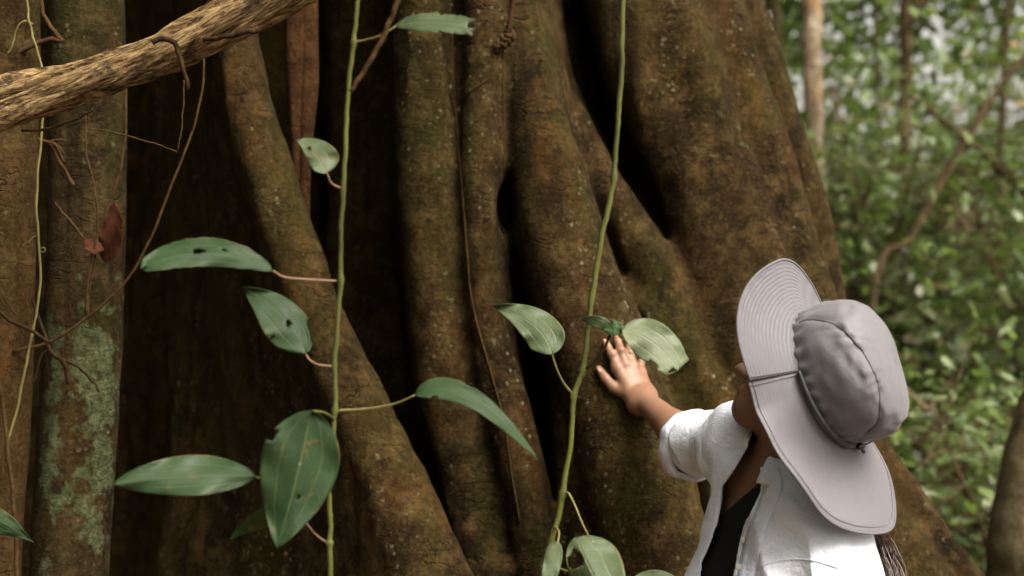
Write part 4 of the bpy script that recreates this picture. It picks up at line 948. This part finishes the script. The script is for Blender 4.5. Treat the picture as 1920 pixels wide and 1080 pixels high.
def flap_pt(phi, t):
    q = math.sin((phi - R(90)) / 2 * 1.0) if phi < R(270) else 0
    bk = max(0, -math.cos(phi - R(5))); b0 = max(0, -math.cos(phi)); fs_ = min(1, max(0, (phi - R(178)) / R(50))); wdt = (.100 + .064 * bk ** 1.6 * min(1, b0 * 3)) * (1 - .42 * fs_ * fs_ * (3 - 2 * fs_)) + near_bulge(phi)
    dl = R(36 - 36 * b0)
    und = .010 * t * math.sin(phi * 4.2 + .6) * bk + .004 * t * math.sin(phi * 9)
    dent = -.024 * math.sin(math.pi * min(1, t * 1.1)) * math.exp(-((phi - R(128)) / .5) ** 2)
    q_ = hat_pt(phi, wdt * t * math.cos(dl) + .002, -wdt * t * math.sin(dl) + und + dent - .001)
    w_ = min(1, max(0, (phi - R(PS)) / R(34))); w_ = w_ * w_ * (3 - 2 * w_)
    return q_ * w_ + (brim_pt(phi, t * .965) - HU * (.0015 + .006 * t)) * (1 - w_)
v, f = sheet(flap_pt, R(PS + .5), R(268), 120, 36)
fl = link('neck_flap', mesh_np('neck_flap', v, f), M_hat, hat); fl.modifiers.new('thickness', 'SOLIDIFY').thickness = .0014
E = np.array([flap_pt(R(PS + .5) + R(267.5 - PS) * i / 100, 1.0) for i in range(101)]); v, f, uv = tube(E, .0020, 8); link('hem', mesh_np('hem', v, f, uv=uv), M_hat, fl)
E = np.array([flap_pt(R(PS + .5) + R(267.5 - PS) * i / 100, .93) + HU * .0008 for i in range(101)]); v, f, uv = tube(E, .0007, 6); link('hem_stitching', mesh_np('hem_stitching', v, f, uv=uv), M_hat, fl)
# seam between brim and flap
for dphi, r_, mt in ((PS - 1.5, .0008, M_hat), (PS + 2.5, .0008, M_hat)):
    C = np.array([(brim_pt if dphi < PS else flap_pt)(R(dphi), t) + HU * .002 for t in np.linspace(.0, 1, 16)])
    v, f, uv = tube(C, r_, 6); link('side_seam', mesh_np('side_seam', v, f, uv=uv), mt, hat)
# grey draw-cord channel round the base of the crown, toggle at the back
C = np.array([hat_pt(R(PS + (190 - PS) * i / 60), .006, .003) for i in range(61)]); v, f, uv = tube(C, np.concatenate([np.linspace(.0035, .006, 20), np.full(41, .006)]), 10); link('draw_cord', mesh_np('draw_cord', v, f, uv=uv), M_band, hat)
C = np.array([hat_pt(R(PS + (190 - PS) * i / 60), .012, .0065) for i in range(61)]); v, f, uv = tube(C, .0016, 8); link('draw_cord', mesh_np('draw_cord', v, f, uv=uv), M_plastic, hat)
tg = hat_pt(R(184), .016, .010)
tv = []
for a, b, r_ in ((tg - HS * .010, tg + HS * .008, .0065), (tg + HS * .008, tg + HS * .014, .0045), (tg - HF * .002, tg - HF * .014, .0035)):
    tv.append(tube(np.linspace(a, b, 5), [r_ * .8, r_, r_, r_, r_ * .8], 12))
v, f, uv = join(tv); link('toggle', mesh_np('toggle', v, f, uv=uv), M_plastic, hat)
tube_obj('cord_loop', [tg, tg + HU * .014 - HS * .006, tg + HU * .030 + HF * .004 - HS * .004, tg + HU * .040 + HF * .014], .0013, .0013, M_plastic, hat, n=20)

# --- trousers and boots (below the picture)
g = Grid((.2, 2.2, .0), (.95, 2.95, 1.0), .012)
g.cap(Pel - Rx * .07, Pel + Rx * .07, .118, k=.03)
for s in (-1, 1):
    kn_ = np.array([Pel[0] - .01, Pel[1], .46]) + Rx * .085 * s; an = np.array([Pel[0] + .02, Pel[1], .07]) + Rx * .09 * s
    g.cap(Pel + Rx * .085 * s, kn_, .088, .065, k=.03); g.cap(kn_, an, .062, .052, k=.02)
link('trousers', g.mesh('trousers'), M_pants, woman)
for s in (-1, 1):
    an = np.array([Pel[0] + .02, Pel[1], .05]) + Rx * .09 * s; g = Grid(an - np.array([.25, .2, .06]), an + np.array([.15, .2, .15]), .008)
    g.cap(an + Z3 * .07, an, .05, .045, k=.02); g.cap(an - Tx * .03, an + Tx * .14 - Z3 * .005, .042, .036, k=.02); g.d = np.maximum(g.d, (-(g.ax[2]) + .002)[None, None, :].astype(np.float32) * np.ones_like(g.d))
    link('boot', g.mesh('boot'), M_shoe, woman)

# ------------------------------------------------------------------ forest behind
def leaf_cloud(C, size, tint, up=0.55, sd=0, narrow=0.38):
    """many small folded leaves; C centres, size lengths"""
    g = np.random.default_rng(sd); n = len(C)
    nrmv = g.normal(0, 1, (n, 3)); nrmv[:, 2] = np.abs(nrmv[:, 2]) + up; nrmv /= np.linalg.norm(nrmv, axis=1, keepdims=True)
    t = g.normal(0, 1, (n, 3)); t[:, 2] -= .5; t -= nrmv * (t * nrmv).sum(1, keepdims=True); t /= np.linalg.norm(t, axis=1, keepdims=True)
    s = np.cross(nrmv, t); L = size[:, None]; W = L * narrow * g.uniform(.7, 1.15, (n, 1)); dr = L * g.uniform(.02, .12, (n, 1))
    b = C - t * L * .5; mid = C - nrmv * dr * .4; l1 = C - t * L * .18 + s * W * .5; r1 = C - t * L * .18 - s * W * .5
    l2 = C + t * L * .18 + s * W * .42 - nrmv * dr * .5; r2 = C + t * L * .18 - s * W * .42 - nrmv * dr * .5; tip = C + t * L * .55 - nrmv * dr * 2
    V = np.stack([b, l1, l2, tip, r2, r1, mid], 1).reshape(-1, 3); o = (np.arange(n) * 7)[:, None]
    F = np.concatenate([o + np.array([[6, 0, 5]]), o + np.array([[6, 5, 4]]), o + np.array([[6, 4, 3]]), o + np.array([[6, 3, 2]]), o + np.array([[6, 2, 1]]), o + np.array([[6, 1, 0]])], 0)
    return V, F, np.repeat(tint, 7)
def tints(n, g, lo=0.0, hi=.92, dead=.04):
    t = g.uniform(lo, hi, n); m = g.random(n) < dead; t[m] = g.uniform(.95, 1, m.sum()); return t
def shrub_proto(h, spread, nl, lsize, sd):
    g = np.random.default_rng(sd); stems = []; C = []; S = []
    for k in range(g.integers(3, 6)):
        a = g.uniform(0, 6.28); q = g.uniform(.35, 1) * spread
        tip = np.array([math.cos(a) * q, math.sin(a) * q, h * g.uniform(.7, 1)]); midp = np.array([tip[0] * .35 + g.normal(0, .05), tip[1] * .35 + g.normal(0, .05), tip[2] * .55])
        sp = spline([(0, 0, -.05), midp, tip], 14); stems.append(tube(sp, np.linspace(.016, .004, 14) * h / 1.5, 5))
        for j in range(nl // 12):
            c = sp[g.integers(4, 14)]; b_ = c + g.normal(0, 1, 3) * np.array([.24, .24, .14]) * h / 1.5
            stems.append(tube(np.linspace(c, b_, 3), np.linspace(.004, .002, 3), 3))
            kk = 12 // 4 + 1
            C.append(b_ + g.normal(0, .085, (kk, 3))); S.append(g.uniform(.6, 1.25, kk) * lsize)
    C = np.vstack(C); S = np.concatenate(S)
    V, F, t = leaf_cloud(C, S, np.clip(tints(len(C), g) * g.uniform(.75, 1.1), 0, 1), sd=sd, narrow=g.uniform(.3, .5))
    v, f, uv = join(stems)
    return mesh_np('stem', v, f, uv=uv), mesh_np('foliage', V, F, smooth=False, attr={'tint': t})
protos = [shrub_proto(h, s, n, l, 100 + i) for i, (h, s, n, l) in enumerate([(1.2, .5, 440, .075), (1.7, .6, 460, .13), (2.3, .7, 760, .08), (.7, .45, 260, .11), (2.9, .9, 760, .105), (.45, .35, 240, .075)])]
for i, (a, b_) in enumerate(protos): a.materials.append(M_bark_grey); b_.materials.append(M_fol if i % 2 else M_fol2)
sg = np.random.default_rng(77)
spots = []
for k in range(400):
    if len(spots) >= 96: break
    y = sg.uniform(6.0, 15); ang = sg.uniform(.17, .40); x = ang * y + sg.normal(0, .2)
    if x < 1.6 and y < 7: continue
    # keep a gap where leaf litter shows
    if y < 11.5 and 0.275 < x / y < .345: continue
    spots.append((x, y))
for k in range(26): spots.append((sg.uniform(-6, 1.5), sg.uniform(7.5, 14)))
for k in range(24):
    y = sg.uniform(5.5, 12); spots.append((y * sg.uniform(.42, .85), y))
for i, (x, y) in enumerate(spots):
    pi = int(sg.choice([3, 5, 0, 0, 3]) if y < 8.2 else sg.choice([0, 1, 1, 2, 4, 3]))
    a, b_ = protos[pi]
    r_ = empty('shrub', (x, y, float(ground_z(x, y)))); s = sg.uniform(.8, 1.25); r_.scale = (s, s, s); r_.rotation_euler = (0, 0, sg.uniform(0, 6.28))
    tag(r_, {5: 'ankle-high seedling clump on the forest floor behind the tree', 3: 'knee-high leafy shrub on the forest floor behind the tree', 0: 'waist-high leafy shrub in the blurred undergrowth behind the tree', 1: 'head-high leafy shrub in the blurred undergrowth behind the tree',
             2: 'tall thin-stemmed leafy shrub in the blurred forest behind the tree', 4: 'tallest kind of spreading shrub in the blurred forest behind the tree'}[pi], 'shrub', 'understorey shrubs in the forest behind')
    for nm, me in (('stem', a), ('foliage', b_)):
        o = bpy.data.objects.new(nm, me); col.objects.link(o); o.parent = r_

def forest_tree(label, pts, rad, mat, crown_c=None, crown_r=None, nl=0, lsize=.14, sd=0, group=None, name='forest_tree', branches=()):
    C = spline(pts, 60); rr = np.interp(np.linspace(0, 1, 60), np.linspace(0, 1, len(rad)), rad); g = np.random.default_rng(sd + 900)
    C = C + np.cumsum(g.normal(0, .004, C.shape), 0) * np.array([1, 1, 0])
    ph = g.uniform(0, 6, 3)
    v, f, uv = tube(C, rr, 18, lambda i, a: 1 + .06 * np.sin(2 * a + ph[0] + i * .1) + .04 * np.sin(3 * a + ph[1] - i * .23))
    root = empty(name, pts[0]); link('trunk', mesh_np('trunk', v, f, uv=uv), mat, root); tag(root, label, 'tree', group)
    for bp, r0, r1 in branches:
        tube_obj('branch', bp, r0, r1, mat, root, n=24, seg=8, wob=.012, sd=sd)
    if nl:
        lc = []; st = []
        for k in range(nl // 30):
            q = g.normal(0, .5, 3) * np.array(crown_r) + np.array(crown_c); st.append(tube(spline([np.array(pts[-1]) * .4 + np.array(crown_c) * .6, (q + np.array(crown_c)) / 2 + g.normal(0, .1, 3), q], 6), np.linspace(.02, .005, 6), 4))
            lc.append(q + g.normal(0, .26, (30, 3)))
        lc = np.vstack(lc); V, F, t = leaf_cloud(lc, g.uniform(.7, 1.3, len(lc)) * lsize, tints(len(lc), g, .15), sd=sd)
        link('crown', mesh_np('crown', V, F, smooth=False, attr={'tint': t}), M_fol2, root)
        v, f, uv = join(st); link('limb', mesh_np('limb', v, f, uv=uv), mat, root)
    return root
def base_of(px, d): q = P(px, 540, d); return Vector((q.x, d, float(ground_z(q.x, d)) - .05))
forest_tree('pale straight trunk just right of the great tree, near the top', [base_of(1530, 9), P(1527, 400, 9), P(1524, 250, 9), P(1521, 100, 9), P(1522, 0, 9), P(1526, -500, 9), P(1540, -1000, 9)], [.09, .062, .060, .066, .068, .06, .05], M_bark_far, P(1600, -900, 9), (1.8, 1.8, .9), 1500, sd=1)
forest_tree('thick mottled leaning trunk at the lower right edge', [base_of(1880, 4.9), P(1925, 1120, 4.9), P(1935, 1000, 4.9), P(1956, 850, 4.9), P(1985, 700, 4.9), P(2030, 500, 4.9), P(2120, 0, 5), P(2300, -900, 5.2)], [.20, .155, .150, .135, .125, .11, .10, .09], M_bark_edge, P(2500, -1300, 5.6), (1.6, 1.6, .7), 900, sd=2)
forest_tree('dark slender trunk forking at the top, right of the pale trunk', [base_of(1690, 12), P(1692, 400, 12), P(1694, 100, 12), P(1690, 0, 12), P(1680, -700, 12)], [.06, .045, .05, .05, .04], M_bark_grey, P(1700, -500, 12), (1.8, 1.8, 1.1), 1500, sd=3, branches=[([P(1700, 60, 12), P(1725, 20, 12), P(1760, -60, 12)], .035, .02)])
forest_tree('leaning grey sapling trunk slanting up to the right, right of the hat', [base_of(1600, 8), P(1640, 545, 8), P(1700, 450, 8), P(1755, 360, 8), P(1800, 285, 8), P(1862, 190, 8), P(1925, 110, 8), P(2100, -80, 8), P(2300, -400, 8)], [.04, .021, .019, .02, .02, .02, .02, .02, .015], M_bark_grey, P(2300, -500, 8.4), (1.2, 1.2, .7), 700, sd=4)
forest_tree('dark trunk bending down to the right across the upper right forest', [base_of(2250, 8.6), P(2060, 520, 8.6), P(1920, 352, 8.6), P(1880, 310, 8.6), P(1790, 228, 8.6), P(1715, 170, 8.6)], [.10, .06, .038, .032, .022, .010], M_bark_grey, sd=5)
k = 0
for px, d, r_ in [(1655, 11, .014), (1885, 10, .026), (1980, 12, .06), (1470, 13, .06), (2080, 10, .08), (-60, 9, .1), (-300, 8, .12), (350, 12, .1), (900, 13, .12)]:
    forest_tree('thin upright sapling trunk among the blurred forest leaves', [base_of(px, d), P(px + random.uniform(-12, 12), 400, d), P(px + random.uniform(-20, 20), 0, d), P(px + random.uniform(-40, 40), -600, d)], [r_ * 1.3, r_, r_ * .85, r_ * .6], M_bark_grey, P(px + 30, -420, d + .5), (1.7, 1.7, 1.2), 300, sd=20 + k, group='thin saplings in the forest behind'); k += 1
# fallen dead branch
twig('bare forked dead branch lying in the undergrowth behind the hat', [([(1660, 690), (1695, 728), (1735, 765), (1760, 800), (1810, 830), (1850, 850)], 4.5, 3), ([(1738, 768), (1760, 745), (1785, 715)], 3, 1.5), ([(1750, 785), (1790, 790), (1830, 775)], 3, 1.5)], M_dry, 'dead_branch', 'branch', d=7.2)
# dry palm frond
pf = empty('dry_frond', P(1790, 400, 8.4)); tag(pf, 'pale dry frond hanging among the leaves, right of the leaning sapling', 'frond')
tube_obj('stalk', [P(1800, 320, 8.4), P(1790, 380, 8.4), P(1792, 405, 8.4), P(1800, 460, 8.4)], .012, .006, M_dry, pf)
fg = np.random.default_rng(6)
for i in range(16):
    a = R(fg.uniform(-70, 80) + (0 if i % 2 else 180)); L = fg.uniform(.10, .22); c = np.array(P(1795, 385 + i * 2.5, 8.4)); dr = np.array([math.cos(a), fg.normal(0, .3), math.sin(a) * .5 - .25])
    u = nrm(np.cross(dr, [0, 1, 0])); V = [c, c + dr * L * .4 + u * .022, c + dr * L, c + dr * L * .4 - u * .022 + np.array([0, -.012, 0])]
    link('leaflet', mesh_np('leaflet', np.array(V), [(0, 1, 2), (0, 2, 3)], smooth=False), M_dry, pf)
# far wall of forest: one mass
fg = np.random.default_rng(15)
N = 96000
ang = fg.uniform(-.55, .95, N); y = fg.uniform(12.5, 24, N); x = ang * y; hmax = 0.5 + 6.5 * fg.random(N)
z = hmax * (y / 14)
y = np.where(z > 4.2, 16.5 + (y - 18) * .16, y); x = ang * y
cl_ = np.sin(x * 1.7 + 2) * np.sin(y * 1.1) * np.sin(z * 1.9 + x * .6)
el = (z - CAMZ) / y
clump = np.sin(x * 2.6 + 1) * np.sin(z * 2.9 + x) + .5 * np.sin(x * 6.1) * np.sin(z * 5.3 + 2)
keep = np.where(z > 4.2, clump > -.60 + np.clip(z - 5.5, 0, 3) * .25, (cl_ > -.40))
C = np.stack([x, y, z], 1)[keep]
V, F, t = leaf_cloud(C, fg.uniform(.10, .27, len(C)), tints(len(C), fg, .0, .92, .03), sd=8, narrow=.5)
tag(link('forest_backdrop', mesh_np('forest_backdrop', V, F, smooth=False, attr={'tint': t}), M_fol), 'dense far forest foliage seen as a blurred green mass', 'forest', kind='stuff')
# low ground cover and litter
N = 14000
y = fg.uniform(4.6, 16, N); x = y * fg.uniform(.05, .9, N); z = ground_z(x, y) + fg.uniform(.0, .05, N)
V, F, t = leaf_cloud(np.stack([x, y, z], 1), fg.uniform(.08, .17, N), fg.random(N), up=1.6, sd=9, narrow=.5)
tag(link('leaf_litter', mesh_np('leaf_litter', V, F, smooth=False, attr={'tint': t}), M_litter), 'brown fallen leaves covering the forest floor', 'leaf litter', kind='stuff')
N = 8500
y = fg.uniform(6.5, 15, N); x = y * fg.uniform(.12, .9, N); q = np.sin(x * 2.3 + 1) * np.sin(y * 1.9); kk = (q > -.25) & ~((y < 11.5) & (x / y > .275) & (x / y < .345) & (fg.random(N) < .85)); x, y = x[kk], y[kk]
z = ground_z(x, y) + fg.uniform(.05, .38, len(x))
V, F, t = leaf_cloud(np.stack([x, y, z], 1), fg.uniform(.07, .15, len(x)), tints(len(x), fg, .2, .92, .06), up=1.2, sd=10, narrow=.5)
tag(link('ground_cover', mesh_np('ground_cover', V, F, smooth=False, attr={'tint': t}), M_fol2), 'low green seedlings carpeting the forest floor', 'ground cover', kind='stuff')

# unseen tree crown overhead and forest ring behind the viewer, added to block light
fg = np.random.default_rng(33)
N = 5200
x = fg.uniform(-7, 1.0, N); y = fg.uniform(3.4, 7.5, N); z = fg.uniform(6.2, 8.6, N); q = np.sin(x * 1.3 + 1) * np.sin(y * 1.1 + z); kk = q > -.55
C = np.stack([x, y, z], 1)[kk]
V, F, t = leaf_cloud(C, fg.uniform(.35, .6, len(C)), tints(len(C), fg), up=1.5, sd=40, narrow=.5)
link('crown', mesh_np('crown', V, F, smooth=False, attr={'tint': t}), M_fol, tree)  # out-of-view leaves, placed to shade the trunk but keep the sun's path open
N = 17000
a = fg.uniform(R(125), R(262), N); r_ = fg.uniform(5.0, 8.5, N); x = r_ * np.cos(a); y = 1.5 + r_ * np.sin(a); z = fg.uniform(0, 7.5, N)  # added leaf ring cuts ambient light from left and back, open towards the sun
V, F, t = leaf_cloud(np.stack([x, y, z], 1), fg.uniform(.3, .55, N), tints(N, fg), sd=41, narrow=.5)
tag(link('added_shade_foliage', mesh_np('added_shade_foliage', V, F, smooth=False, attr={'tint': t}), M_fol), 'unseen dense foliage added behind the viewer to block light', 'forest', kind='stuff')
